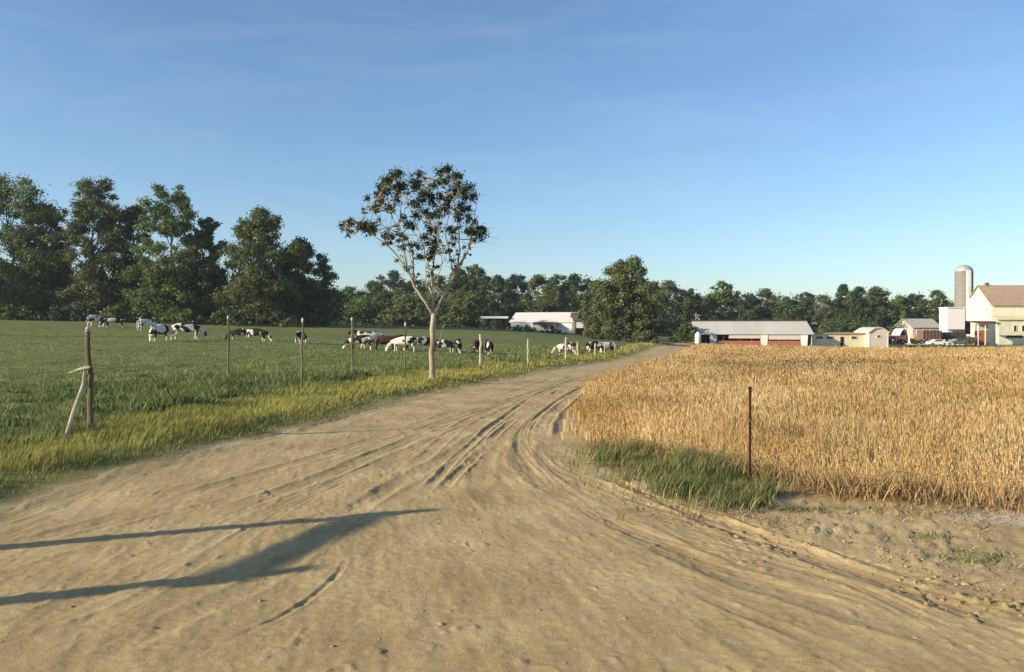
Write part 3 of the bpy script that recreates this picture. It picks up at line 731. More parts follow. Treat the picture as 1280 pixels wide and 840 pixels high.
bush(690, 138, 36, 6, 2, 12, 'low weedy bush before the right half of the white house', .14, n_cl=40)
bush(806, 104, 26, 20, 2, 13, 'small round yellow-green bush at the foot of the big rounded tree', .13)
bush(760, 112, 50, 16, 0, 14, 'dark scrubby bush under the left side of the big rounded tree', .14, n_cl=40)
bush(858, 150, 30, 30, 0, 15, 'dark bush between the end of the road and the open barn', .2)
bush(1130, 176, 40, 34, 2, 16, 'grey-green bush behind the parked farm machinery', .22)
bush(1060, 180, 70, 44, 0, 17, 'broad dark bush behind the cream shed', .25, n_cl=50)

# the wood behind the lines of trees, one mass
def wood():
    r = np.random.default_rng(5); n = 2300
    px = r.uniform(380, 1330, n); d = r.uniform(228, 262, n)
    px[:600] = r.uniform(-160, 425, 600); d[:600] = r.uniform(134, 158, 600)
    x = (px - 640) / F * d; zb = T(x, d)
    top = np.interp(px, [-160, 0, 400, 420, 500, 600, 720, 800, 870, 900, 1000, 1100, 1200, 1330], [330, 330, 350, 368, 354, 346, 348, 352, 368, 366, 370, 368, 380, 386])
    ht = (H - (top - YH) / F * d - zb)
    C = np.c_[x, d, zb + ht * r.uniform(.02, .98, n) ** 1.15]
    V, Q, rn = leaf_cloud(C, r.uniform(1.3, 2.6, n), 90, .3, r)
    tag(fast_mesh('far_woods', V, Q, None, LM[0], dict(rnd=rn)), 'dark wood closing the view behind the lines of trees', 'woods', kind='stuff')
wood()

# ------------------------------------------------------------------ the lone tree at the roadside
def lone_tree():
    D = 28.0; r = np.random.default_rng(77); rnd = random.Random(5)
    bx, by = px_at(541, D), D; zb = z_at(478, D); print('LONE ground', T1(bx, by), zb)
    root = empty('lone_tree', (bx, by, zb), label='lone slender tree with forked pale trunk and sparse dark crown beside the road', cat='tree')
    k = D / F
    def P(px, py, dy=0.0): return Vector(((px - 541) * k, dy, (478 - py) * k))
    LIMBS = [  # (pixels, depth offset at the end, r0, r1)
        ([(541, 492), (541, 474), (540, 450), (541, 420), (542, 392)], 0, .155, .115),
        ([(542, 394), (532, 378), (519, 358), (510, 336)], -.3, .075, .055),
        ([(510, 338), (497, 318), (484, 306), (463, 292), (430, 282)], -.9, .04, .012),
        ([(510, 338), (505, 310), (498, 280), (500, 250), (496, 232)], .6, .04, .012),
        ([(519, 358), (519, 325), (512, 300), (482, 285), (470, 262)], -1.2, .038, .010),
        ([(542, 394), (541, 370), (540, 345), (542, 318)], .2, .07, .05),
        ([(542, 318), (536, 290), (528, 262), (520, 232)], .9, .04, .010),
        ([(542, 320), (548, 290), (552, 260), (548, 228)], -.6, .04, .010),
        ([(542, 345), (530, 318), (522, 290), (510, 262), (508, 245)], 1.4, .035, .010),
        ([(542, 394), (551, 374), (560, 356), (570, 338)], .4, .075, .055),
        ([(570, 338), (574, 312), (572, 280), (566, 246), (562, 224)], .3, .042, .012),
        ([(570, 338), (584, 316), (592, 298), (600, 290)], -.5, .034, .010),
        ([(566, 348), (562, 316), (558, 290), (566, 262), (578, 244)], -1.3, .038, .010),
        ([(560, 356), (572, 330), (586, 306), (590, 276), (594, 248)], 1.2, .036, .010),
        ([(541, 370), (548, 350), (556, 330), (552, 300)], -1.5, .03, .010),
        ([(542, 372), (530, 350), (528, 330), (535, 300)], 1.6, .03, .010),
        ([(543, 440), (549, 428), (552, 415), (556, 405)], -.2, .02, .006),
    ]
    wood_ = MB(); limbs = []
    for pts, dz, r0, r1 in LIMBS:
        n = len(pts); q = []
        start = 0.0
        for p_, d_ in limbs:                               # begin at the depth of the limb it leaves
            for a in p_:
                if (a[0] - pts[0][0]) ** 2 + (a[1] - pts[0][1]) ** 2 < 150: start = d_(a)
        dep = [start + (dz - start) * (i / (n - 1)) for i in range(n)]
        limbs.append((pts, (lambda a, pts=pts, dep=dep: dep[min(range(len(pts)), key=lambda i: (pts[i][0] - a[0]) ** 2 + (pts[i][1] - a[1]) ** 2)])))
        q = [P(a[0], a[1], dd) for a, dd in zip(pts, dep)]
        # finer, slightly crooked
        f = []
        for i in range(n - 1):
            for t in (0, .33, .66): f.append(q[i].lerp(q[i + 1], t) + Vector((r.normal(0, .012), r.normal(0, .012), 0)) * (0 if (i == 0 and t == 0) else 1))
        f.append(q[-1]); rad = [(r0 + (r1 - r0) * i / (len(f) - 1)) * (.8 if r0 < .09 else .78) for i in range(len(f))]
        if r0 > .15: rad[0] = .20; rad[1] = .145
        wood_.tube(f, rad, 8)
    CL = [(430, 281, 7), (440, 276, 8), (452, 284, 10), (464, 288, 10), (474, 283, 9), (482, 294, 9), (420, 278, 4),
          (470, 262, 10), (478, 252, 9), (466, 256, 7), (488, 262, 9), (493, 248, 10), (484, 240, 7), (480, 228, 10), (490, 222, 9), (500, 228, 10), (506, 240, 9), (497, 236, 8),
          (514, 222, 8), (524, 220, 8), (533, 224, 8), (519, 232, 10), (530, 240, 10), (512, 252, 10), (524, 256, 10), (538, 250, 10), (534, 264, 9), (545, 238, 9),
          (553, 228, 9), (560, 219, 9), (570, 217, 8), (578, 226, 8), (566, 232, 11), (575, 238, 9), (556, 242, 9), (550, 256, 8), (562, 252, 7),
          (592, 244, 9), (586, 250, 8), (596, 246, 6), (580, 262, 9), (588, 270, 8), (575, 276, 9), (598, 286, 10), (590, 294, 9), (603, 292, 6), (604, 282, 6), (582, 286, 9), (600, 300, 5),
          (505, 276, 8), (516, 284, 8), (498, 290, 8), (528, 276, 8), (540, 282, 8), (550, 274, 7), (560, 284, 8), (568, 296, 7), (548, 298, 8), (532, 300, 8), (522, 312, 8),
          (540, 318, 9), (530, 324, 7), (552, 316, 8), (562, 322, 8), (545, 332, 6), (562, 334, 6), (556, 344, 4), (572, 312, 6), (508, 300, 6), (495, 304, 5), (492, 322, 3), (536, 308, 7), (544, 306, 7)]
    C = []; Rd = []
    for (a, b_, rr) in CL:
        tot = 2 if rr > 6 else 1
        for q in range(tot):
            edge = abs(a - 525) / 85
            dy = r.normal(0, 1.35 * max(.25, 1 - edge * .7))
            C.append(np.array([(a - 541) * k, dy, (478 - b_) * k]) + r.normal(0, .08, 3)); Rd.append(rr * k * r.uniform(.75, 1.05))
    S0 = np.array([v for v in wood_.v]); S0 = S0[(S0[:, 2] > 3.3) & (S0[:, 2] < 6.3)]
    for q in range(75):
        c0 = S0[r.integers(0, len(S0))] + r.normal(0, .10, 3); C.append(c0); Rd.append(r.uniform(.04, .10))
    for q in range(34):
        a0 = r.integers(0, len(CL)); C.append(C[a0] + np.clip(r.normal(0, .2, 3), -.3, .3) * np.array([1, 1, .7]) - np.array([0, 0, .12])); Rd.append(r.uniform(.08, .15))
    for q in range(46):                                    # thin bare side branches that climb through the crown
        P0 = S0[r.integers(0, len(S0))]; L_ = r.uniform(.5, 1.25); a0 = r.uniform(0, 6.28); tilt = r.uniform(.15, .5)
        e = P0 + np.array([math.cos(a0) * L_ * tilt, math.sin(a0) * L_ * tilt, L_ * .85])
        if abs(e[0] + .45) > 1.9 or e[2] > 6.9: continue
        m_ = (P0 + e) / 2 + np.array([math.cos(a0), math.sin(a0), 0]) * .08
        wood_.tube([P0, m_, e], [.016, .011, .004], 5, cap=False)
        if r.random() < .6: C.append(e); Rd.append(r.uniform(.07, .15))
    C = np.array(C); Rd = np.array(Rd)
    # twigs from limb samples to every clump
    S_ = np.array([v for v in wood_.v]); S_ = S_[S_[:, 2] > 3.2]
    for c in C:
        dd = ((S_ - c) ** 2).sum(1) + 2.0 * np.maximum(0, S_[:, 2] - c[2] + .1) ** 2
        s = S_[np.argmin(dd)]; m_ = (s + c) / 2 + np.array([r.normal(0, .05), r.normal(0, .05), -.04])
        wood_.tube([s, m_, c, c + (c - m_) * .3], [.02, .015, .01, .004], 5, cap=False)
        for _ in range(2):
            e = c + r.normal(0, .22, 3); wood_.tube([c - (c - m_) * .3, e], [.009, .003], 4, cap=False)
    bark = mat('pale_bark', (.34, .29, .20), bump=.9, bscale=14, var=.4, scale=3, stretch=(1, 1, .35))
    wood_.build('trunk', bark, root, smooth=True)
    lm = leaf_mat('lone_leaf', (.022, .034, .014), (.045, .066, .022), trans=.22)
    V, Q, rn = leaf_cloud(C, Rd * np.where(C[:, 2] < 5.2, .74, .92), 58, .045, r, flat=.85)
    fast_mesh('crown', V, Q, None, lm, dict(rnd=rn), parent=root)
lone_tree()

# ------------------------------------------------------------------ fence of the pasture
def gzz(x, y): return float(gz(np.array([x]), np.array([y]))[0])
def fence():
    root = empty('wire_fence', (XF(14.4), 14.4, 0), label='thin wire fence on weathered wooden posts along the pasture beside the road', cat='fence')
    ox, oy = root.location.x, root.location.y
    wood = mat('weathered_wood', (.15, .125, .075), bump=.6, bscale=12, var=.35, scale=5, stretch=(1, 1, .2))
    pale = mat('pale_wood', (.42, .37, .27), bump=.4, bscale=12, var=.2, scale=5, stretch=(1, 1, .2))
    ins = mat('white_insulator', (.5, .5, .46), rough=.6, var=.06)
    steel = mat('fence_wire', (.33, .32, .30), rough=.55, metal=.6, var=.1)
    posts = []
    def post(px, top, bot, r0, m=wood, lean=0.0, cap=True, world=None, h=None):
        if world: x, y = world
        else:
            x, y = at(px, bot)
        z = gzz(x, y); hh = h or (bot - top) / F * y
        rr = random.Random(int(px * 7 + top)); mb = MB(); n = 9; pts = []; rad = []
        for i in range(n):
            t = i / (n - 1); pts.append((x - ox + lean * t + rr.uniform(-.022, .022), y - oy + rr.uniform(-.02, .02), z - .25 + (hh + .25) * t)); rad.append(r0 * rr.uniform(.8, 1.2) * (1 - .15 * t))
        mb.tube(pts, rad, 8); o = mb.build('post', m, root, smooth=False)
        if cap:
            c = MB(); tx, ty, tz = pts[-1]; c.lathe([(.001, tz - .10), (.028, tz - .09), (.042, tz - .03), (.03, tz + .03), (.001, tz + .045)], 10, (tx, ty))
            c.build('insulator', ins, o, smooth=True)
        posts.append((pts, hh)); return o
    post(1, 0, 0, .11, wood, .02, False, (-8.5, 3.9), 2.16)
    post(2, 0, 0, .10, wood, .02, False, (-8.3, 5.85), 2.36)
    o = post(113, 424, 556, .048, wood, -.03)
    post(285, 402, 482, .032, wood, .02)
    post(376, 406, 497, .033, wood, .05)
    post(440, 404, 482, .038, wood, 0)
    post(506, 410, 480, .028, wood, .03)
    post(601, 422, 463, .07, pale, 0, False)
    post(660, 428, 459, .05, pale, 0, False)
    post(707.5, 425, 454, .07, pale, 0, False)
    post(722, 430, 450, .07, pale, 0, False)
    post(744, 432, 449, .06, pale, 0, False)
    post(756, 432, 447, .05, pale, 0, False)
    # pale crooked stick leaning against the post on the left
    x, y = at(113, 556); b = at(80, 563); z = gzz(*b); mb = MB()
    pts = [(b[0] - ox, b[1] - oy, z - .05), ((b[0] + x) / 2 - ox + .02, b[1] - oy + .15, z + .42), (x - ox - .09, y - oy - .07, z + .86), (x - ox - .055, y - oy - .07, z + 1.2)]
    mb.tube(pts, [.035, .032, .028, .012], 7)
    mb.tube([(x - ox - .35, y - oy - .05, z + 1.06), (x - ox - .1, y - oy - .08, z + 1.13), (x - ox + .04, y - oy - .09, z + 1.16)], [.012, .03, .02], 6)
    mb.build('prop_stick', pale, root)['label'] = 'pale crooked stick leaning on the post'
    # plank brace between the two end posts beside the viewer
    a = Vector((-8.42 - ox, 3.75 - oy, gzz(-8.5, 3.9) + 1.90)); c = Vector((-8.22 - ox, 6.0 - oy, gzz(-8.3, 5.85) + 2.12))
    dvec = (c - a).normalized(); up = Vector((0, 0, 1)); side = dvec.cross(up).normalized(); w = side.cross(dvec).normalized()
    v = []
    for p in (a, c):
        for s1, s2 in ((-1, -1), (1, -1), (1, 1), (-1, 1)): v.append(p + side * s1 * .02 + w * s2 * .095)
    MB().add(v, [(0, 1, 2, 3), (7, 6, 5, 4), (0, 4, 5, 1), (1, 5, 6, 2), (2, 6, 7, 3), (3, 7, 4, 0)]).build('brace_plank', wood, root)
    # wires: each strand one part, sagging from post to post
    run = [posts[i] for i in (1, 2, 4, 5, 6, 7, 8, 9, 10, 11, 12)]
    for fr in (.93, .62):
        mb = MB(); pts = []
        for (p1, h1), (p2, h2) in zip(run[:-1], run[1:]):
            s = Vector(p1[1]) + (Vector(p1[-1]) - Vector(p1[1])) * fr; e = Vector(p2[1]) + (Vector(p2[-1]) - Vector(p2[1])) * fr
            for i in range(6):
                t = i / 6; pts.append(s.lerp(e, t) + Vector((.05, 0, -.12 * 4 * t * (1 - t))))
        pts.append(e + Vector((.05, 0, 0))); mb.tube(pts, .0035, 4); mb.build('wire', steel, root)
fence()

# ------------------------------------------------------------------ steel post in the grain
def steel_post():
    x, y = at(938, 603); z = gzz(x, y); h = 1.2
    root = empty('steel_post', (x, y, z), .5, 'thin rust-red steel fence post standing alone in the grain', 'post'); root.scale = (.8, .8, 1)
    red = mat('rusty_red_paint', (.10, .032, .026), rough=.7, var=.4, scale=9, bump=.3); 
    mb = MB(); mb.box(-.022, .022, -.003, .003, -.3, h); mb.box(-.0025, .0025, .0035, .034, -.3, h - .001)
    for k in range(17): zz = .1 + k * .062; mb.box(-.009, .009, -.011, -.0032, zz, zz + .02)
    mb.build('shaft', red, root)
    MB().box(-.024, .024, -.0045, .036, h + .001, h + .03).build('tip', mat('dark_tip', (.05, .03, .03)), root)
    MB().box(-.028, .028, -.014, -.0115, .78, .81).build('clip', mat('clip_steel', (.3, .3, .3), metal=.6, rough=.5), root)
steel_post()

# ------------------------------------------------------------------ cows
def cow_mat():
    m = bpy.data.materials.new('piebald_hide'); m.use_nodes = True; N = m.node_tree.nodes; L = m.node_tree.links
    b = N['Principled BSDF']; b.inputs['Roughness'].default_value = .75; b.inputs['Specular IOR Level'].default_value = .2
    tc = N.new('ShaderNodeTexCoord'); oi = N.new('ShaderNodeObjectInfo'); sp = N.new('ShaderNodeSeparateColor'); L.new(oi.outputs['Color'], sp.inputs[0])
    cb = N.new('ShaderNodeCombineXYZ'); mu = N.new('ShaderNodeMath'); mu.operation = 'MULTIPLY'; mu.inputs[1].default_value = 40
    L.new(sp.outputs[0], mu.inputs[0]); L.new(mu.outputs[0], cb.inputs[0]); L.new(mu.outputs[0], cb.inputs[2])
    ad = N.new('ShaderNodeVectorMath'); L.new(tc.outputs['Object'], ad.inputs[0]); L.new(cb.outputs[0], ad.inputs[1])
    n = noise(N, L, ad.outputs[0], 2.0, 2, .4)
    # lower legs tend to white
    sx = N.new('ShaderNodeSeparateXYZ'); L.new(tc.outputs['Object'], sx.inputs[0])
    mr = N.new('ShaderNodeMapRange'); L.new(sx.outputs[2], mr.inputs[0]); mr.inputs[1].default_value = .35; mr.inputs[2].default_value = .7; mr.inputs[3].default_value = .14; mr.inputs[4].default_value = 0
    s1 = N.new('ShaderNodeMath'); s1.operation = 'ADD'; L.new(n, s1.inputs[0]); L.new(mr.outputs[0], s1.inputs[1])
    s2 = N.new('ShaderNodeMath'); s2.operation = 'SUBTRACT'; L.new(s1.outputs[0], s2.inputs[0]); L.new(sp.outputs[1], s2.inputs[1])
    f = ramp(N, L, s2.outputs[0], [(0, (0, 0, 0)), (.012, (1, 1, 1))])
    wh = mix(N, L, noise(N, L, tc.outputs['Object'], 4, 3), (.74, .69, .60), (.62, .54, .43))
    dk = mix(N, L, sp.outputs[2], (.018, .016, .015), (.075, .04, .024))
    L.new(mix(N, L, f, dk, wh), b.inputs['Base Color']); return m
COWM = cow_mat()
def skin_body(V, E, Rr, name, m):
    me = bpy.data.meshes.new(name + '_sk'); me.from_pydata(V, E, []); o = bpy.data.objects.new(name + '_tmp', me); COL.objects.link(o)
    sm = o.modifiers.new('s', 'SKIN'); ss = o.modifiers.new('u', 'SUBSURF'); ss.levels = 2; ss.render_levels = 2
    for i, (a, b) in enumerate(Rr): me.skin_vertices[0].data[i].radius = (a, b)
    me.skin_vertices[0].data[1].use_root = True
    dg = bpy.context.evaluated_depsgraph_get(); ev = o.evaluated_get(dg); nm = bpy.data.meshes.new_from_object(ev)
    bpy.data.objects.remove(o); nm.name = name; nm.materials.clear(); nm.materials.append(m)
    nm.polygons.foreach_set('use_smooth', np.ones(len(nm.polygons), bool)); nm.update()
    return nm
def cow_mesh(pose, turn=0.0):
    V = [(-.92, 0, 1.16), (-.35, 0, 1.06), (.20, 0, 1.04), (.66, 0, 1.10)]
    Rr = [(.24, .24), (.33, .36), (.33, .37), (.23, .29)]
    E = [(0, 1), (1, 2), (2, 3)]
    def add(p, r, to): V.append(p); Rr.append(r if isinstance(r, tuple) else (r, r)); E.append((to, len(V) - 1)); return len(V) - 1
    if pose == 'graze':
        a = add((.98, turn * .12, .92), (.14, .19), 3); b = add((1.22, turn * .3, .58), (.10, .14), a); c = add((1.34, turn * .42, .32), (.10, .13), b); e = add((1.44, turn * .5, .07), (.075, .085), c)
    else:
        a = add((.96, turn * .12, 1.28), (.14, .19), 3); b = add((1.20, turn * .3, 1.44), (.11, .14), a); c = add((1.42, turn * .42, 1.38), (.10, .12), b); e = add((1.66, turn * .55, 1.22), (.075, .085), c)
    bx, by, bz = V[b]
    for s in (-1, 1): 
        q = add((bx + .04, by + s * .15, bz + (.02 if pose == 'graze' else .05)), .035, b); add((bx + .03, by + s * .27, bz - .02), .02, q)
    st = .10 if pose == 'walk' else .03
    for s in (-1, 1):
        k = st * s
        q = add((.62, s * .17, .80), (.10, .13), 3); q = add((.60 + k, s * .17, .44), .065, q); q = add((.60 + k * 1.8, s * .17, .10), .048, q); add((.63 + k * 1.8, s * .17, .02), (.055, .06), q)
        q = add((-.86, s * .19, .86), (.12, .17), 0); q = add((-.74 - k, s * .19, .66), (.085, .11), q); q = add((-.92 - k, s * .19, .48), .058, q); q = add((-.88 - k * 1.4, s * .19, .10), .046, q); add((-.85 - k * 1.4, s * .19, .02), (.055, .06), q)
    q = add((-1.16, 0, 1.18), .035, 0); q = add((-1.22, .02, .82), .022, q); add((-1.21, .03, .50), .045, q)
    add((-.52, 0, .66), (.10, .12), 1)
    return skin_body(V, E, Rr, 'cow_' + pose, COWM)
CM = {('graze', 0): cow_mesh('graze', 0), ('graze', 1): cow_mesh('graze', 1), ('stand', 0): cow_mesh('stand', 0), ('walk', -1): cow_mesh('walk', -1)}
def cow(px, py, hpx, rz, pose, thr, brown, seed, label, d=None):
    # distance from the size of the animal, feet on the terrain
    if d is None: _, d = at(px, py)
    x = px_at(px, d); z = T1(x, d)
    h = hpx / F * d; s = max(.72, min(1.12, h / 1.42))
    o = bpy.data.objects.new('cow', CM[pose]); COL.objects.link(o)
    o.location = (x, d, z + .02); o.rotation_euler = (0, 0, R(rz)); o.scale = (s, s, s)
    o.color = (seed / 31.0 % 1, thr + (.035 if thr < .9 else 0), brown, 1)
    tag(o, label, 'cow', 'dairy cows grazing in the pasture'); return o
G0, G1, ST, WK = ('graze', 0), ('graze', 1), ('stand', 0), ('walk', -1)
COWS = [
    (121, 411, 17, 70, G1, .38, 0, 1, 'mostly white cow farthest left in the herd, grazing below the tall trees', 86),
    (142, 411, 16, 200, G0, .50, 0, 2, 'black and white cow just right of the far-left white cow', 86),
    (184, 416, 17, 60, G0, .36, 0, 3, 'cream-white cow grazing behind the black-backed white cow on the left', 78),
    (200, 430, 24, 250, G1, .46, 0, 4, 'black-backed white cow, nearest of the left cows, seen from behind', 57),
    (235, 424, 23, 15, G0, .49, 0, 5, 'patched black and white cow left of the second fence post, head down', 62),
    (299, 422, 17, 190, G0, .60, 0, 6, 'mainly black cow grazing just right of the second fence post', 64),
    (322, 422, 18, 0, G0, .52, 0, 7, 'black and white cow grazing to the right of the mainly black cow', 64),
    (377, 424, 18, 80, G1, .50, 0, 8, 'small-looking black and white cow half hidden by the third fence post', 62),
    (450, 438, 21, 185, G0, .48, 0, 9, 'black and white cow with lowered head at the left end of the middle group', 56),
    (464, 437, 24, 200, WK, .49, 0, 10, 'tall patched cow rising behind the left end of the middle group', 58),
    (483, 438, 20, 10, ST, .98, 1, 11, 'dark brown cow without patches in the middle group', 57),
    (504, 441, 22, 175, G0, .40, 0, 12, 'mostly white cow between the brown cow and the lone tree', 55),
    (526, 441, 21, 190, G0, .54, 0, 13, 'black and white cow grazing just left of the lone tree trunk', 56),
    (556, 443, 20, 5, G0, .56, 0, 14, 'black cow with white patches just right of the lone tree trunk', 54),
    (570, 443, 19, 300, WK, .54, 0, 15, 'black and white cow turned to the road right of the lone tree', 55),
    (598, 445, 21, 80, G0, .62, 0, 16, 'black cow seen from behind left of the pale fence post', 53),
    (611, 445, 20, 100, ST, .55, 0, 17, 'black cow with a white blaze right of the pale fence post', 53),
    (708, 446, 18, 150, G1, .42, 0, 18, 'pale cow partly hidden by the pale posts near the road', 55),
    (744, 446, 16, 30, G0, .50, 0, 19, 'black and white cow second from the right, close to the far road', 58),
    (758, 446, 16, 200, ST, .44, 0, 20, 'white cow with black patches, last on the right by the road', 57),
]
for c in COWS: cow(*c)

# ------------------------------------------------------------------ buildings
WHITE = mat('white_paint', (.74, .72, .66), rough=.7, var=.11, scale=.9)
ROOFW = mat('pale_metal_roof', (.56, .53, .46), rough=.5, spec=.4, var=.08, scale=.5, stretch=(1, .2, .2))
CREAM = mat('cream_board', (.72, .63, .42), rough=.8, var=.06, scale=.7)
YEL = mat('yellow_cream_board', (.72, .67, .49), rough=.8, var=.10, scale=.8)
PINK = mat('pinkish_siding', (.62, .52, .45), rough=.8, var=.06)
TAN = mat('tan_shingles', (.40, .28, .19), rough=.9, var=.12, scale=1.2)
DARK = mat('dark_opening', (.02, .018, .016), rough=.9)
DGLASS = mat('window_glass', (.03, .035, .04), rough=.15, spec=.5)
RED = mat('barn_red', (.36, .13, .08), rough=.8, var=.2)
BROWN = mat('brown_metal', (.17, .10, .07), rough=.8, var=.2)
CONC = mat('silo_concrete', (.22, .20, .18), rough=.9, var=.14, scale=1.5, bump=.2)
GREYR = mat('ridge_dark', (.06, .05, .045), rough=.8)
def put(name, px, d, base_row, label, cat, group=None, rz=0.0):
    return empty(name, (px_at(px, d), d, z_at(base_row, d)), rz, label, cat, group)
def windows(root, rects, y, name='window', m=DGLASS, fm=WHITE, dep=.08, fw=.07):
    """rects x0,x1,z0,z1 on a wall facing the viewer at y; each window has its own frame and pane"""
    for x0, x1, z0, z1 in rects:
        f = MB(); f.box(x0 - fw, x1 + fw, y - dep, y - .003, z0 - fw, z0); f.box(x0 - fw, x1 + fw, y - dep, y - .003, z1, z1 + fw)
        f.box(x0 - fw, x0, y - dep, y - .003, z0, z1); f.box(x1, x1 + fw, y - dep, y - .003, z0, z1)
        o = f.build(name, fm, root); MB().box(x0 + .002, x1 - .002, y - .04, y - .005, z0 + .002, z1 - .002).build('pane', m, o)
def gable_roof(root, x0, x1, y0, y1, ze, zr, m, th=.15, over=.35, axis='x', name='roof'):
    if axis == 'x':
        c = (y0 + y1) / 2; s = (zr - ze) / ((y1 - y0) / 2); a, b = y0 - over, y1 + over; za = ze - s * over
        prof = [(a, za), (c, zr), (b, za), (b, za + th), (c, zr + th), (a, za + th)]
        return MB().prism(prof, x0 - over, x1 + over, 'x').build(name, m, root)
    c = (x0 + x1) / 2; s = (zr - ze) / ((x1 - x0) / 2); a, b = x0 - over, x1 + over; za = ze - s * over
    prof = [(a, za), (c, zr), (b, za), (b, za + th), (c, zr + th), (a, za + th)]
    return MB().prism(prof, y0 - over, y1 + over, 'y').build(name, m, root)

# long open barn
def open_barn():
    d = 150; k = d / F; root = put('open_barn', 942, d, 435, 'long low open-fronted barn with pale metal roof and red feed boards', 'barn', rz=R(-7))
    hw = 70 * k; zr = 33 * k; ze = 17 * k
    # roof: long slope to the viewer, short one behind
    MB().prism([(-.5, ze), (-.5, ze + .14), (5.2, zr + .14), (9.3, zr - .9), (9.3, zr - 1.05), (5.2, zr)], -hw - .3, hw + .3, 'x').build('roof', ROOFW, root)
    MB().box(-hw - .35, hw + .35, 5.0, 5.5, zr + .145, zr + .36).build('ridge_cap', GREYR, root)
    MB().box(-hw, hw, 8.9, 9.1, -.2, zr - 1.1).build('rear_wall', BROWN, root)
    for s in (-1, 1): MB().prism([(0.1, -.2), (8.89, -.2), (8.89, zr - 1.1), (5.2, zr - .02), (0.1, ze + .15)], s * hw - .08, s * hw + .08, 'x').build('end_wall', WHITE, root)
    for px in (893, 955, 1003):
        x = (px - 942) * k; MB().prism([(x - .55, -.2), (x + .45, -.2), (x + .62, ze), (x - .72, ze)], -.3, .2, 'y').build('pier', WHITE, root)
    for px in (905, 925, 940, 972, 988): x = (px - 942) * k; MB().box(x - .07, x + .07, -.1, .05, -.2, ze).build('post', BROWN, root)
    MB().box((898 - 942) * k, (951 - 942) * k, -.22, -.12, -.2, 1.35).build('feed_board', RED, root)
    MB().box((959 - 942) * k, (999 - 942) * k, -.22, -.12, -.2, 1.35).build('feed_board', RED, root)
    MB().box((912 - 942) * k, (950 - 942) * k, -.25, .25, ze - .75, ze - .1).build('header_board', PINK, root)
    MB().box((960 - 942) * k, (998 - 942) * k, -.25, .25, ze - .95, ze - .1).build('header_board', PINK, root)
    MB().box((959 - 942) * k, (999 - 942) * k, 2.6, 2.7, 1.2, 1.55).build('rail', RED, root)
open_barn()
# small white bulk tank at the barn's left end
d = 147; r0 = put('feed_bin', 872.5, d, 433, 'small white feed bin at the left end of the open barn', 'feed bin'); 
MB().lathe([(.25, .1), (.55, .75), (.55, 2.2), (.12, 2.7)], 16).build('hopper', WHITE, r0, True)
for a in range(4): MB().tube([(.5 * math.cos(a * 1.571 + .78), .5 * math.sin(a * 1.571 + .78), -.2), (.52 * math.cos(a * 1.571 + .78), .52 * math.sin(a * 1.571 + .78), 1.0)], .04, 6).build('leg', ROOFW, r0)
# utility poles
def upole(px, d, top, bot, label):
    k = d / F; r_ = put('utility_pole', px, d, bot, label, 'pole'); h = (bot - top) * k
    pm = mat('pole_wood', (.30, .26, .21), var=.2)
    MB().tube([(0, 0, -.4), (0, 0, h)], [.15, .10], 8).build('shaft', pm, r_); MB().box(-.45, .45, -.16, -.11, h - .6, h - .5).build('cross_arm', pm, r_)
    for s in (-.35, .35): MB().lathe([(.03, h - .499), (.06, h - .38), (.02, h - .3)], 8, (s, -.135)).build('insulator', WHITE, r_)
upole(870, 158, 391, 434, 'wooden utility pole rising at the left end of the open barn')

# cream shed with gabled end
def cream_shed():
    d = 152; k = d / F; root = put('cream_shed', 1053, d, 435, 'long low cream shed right of the open barn, with dark windows and a door', 'shed')
    x0, x1 = (1016 - 1053) * k, (1087 - 1053) * k; ze = 17.5 * k
    MB().box(x0, x1, 0, 6, -.2, ze).build('wall', CREAM, root)
    MB().prism([(-.3, ze + .003), (6.3, ze + .003), (6.3, ze + .3), (-.3, ze + .16)], x0 - .2, x1 + .1, 'x').build('roof', TAN, root)
    z0, z1 = 11.5 * k, 14.5 * k
    windows(root, [((1020 - 1053) * k, (1028.5 - 1053) * k, z0, z1), ((1033 - 1053) * k, (1041.5 - 1053) * k, z0, z1), ((1064 - 1053) * k, (1071 - 1053) * k, z0, z1)], 0)
    dr = MB().box((1050.5 - 1053) * k, (1054.5 - 1053) * k, -.06, -.003, -.1, 14 * k).build('door', DARK, root)
    MB().box((1051 - 1053) * k, (1051.4 - 1053) * k, -.11, -.062, 6.5 * k, 7.5 * k).build('handle', ROOFW, dr)
    d2 = 150.5; k = d2 / F; g = put('gabled_shed', 1098, d2, 435, 'small pinkish shed with rounded gable front, at the end of the cream shed', 'shed')
    a, b = -12 * k, 12.5 * k; ze, zr = 19 * k, 25 * k
    MB().prism([(a, -.2), (b, -.2), (b, ze), (b * .45, zr - .15), (0, zr), (a * .45, zr - .15), (a, ze)], 0, 6, 'y').build('wall', PINK, g)
    MB().prism([(a - .2, ze - .02), (a - .2, ze + .16), (a * .45, zr + .03), (0, zr + .2), (b * .45, zr + .03), (b + .2, ze + .16), (b + .2, ze - .02), (b + .01, ze + .02), (b * .45, zr - .14), (0, zr + .01), (a * .45, zr - .14), (a - .01, ze + .02)], -.25, 6.25, 'y').build('roof', ROOFW, g)
    windows(g, [(-.25, .3, 13 * k, 16 * k)], 0)
    for x in (a + .1, b - .1): MB().box(x - .09, x + .09, -.05, -.003, -.2, ze - .05).build('corner_board', WHITE, g)
cream_shed()

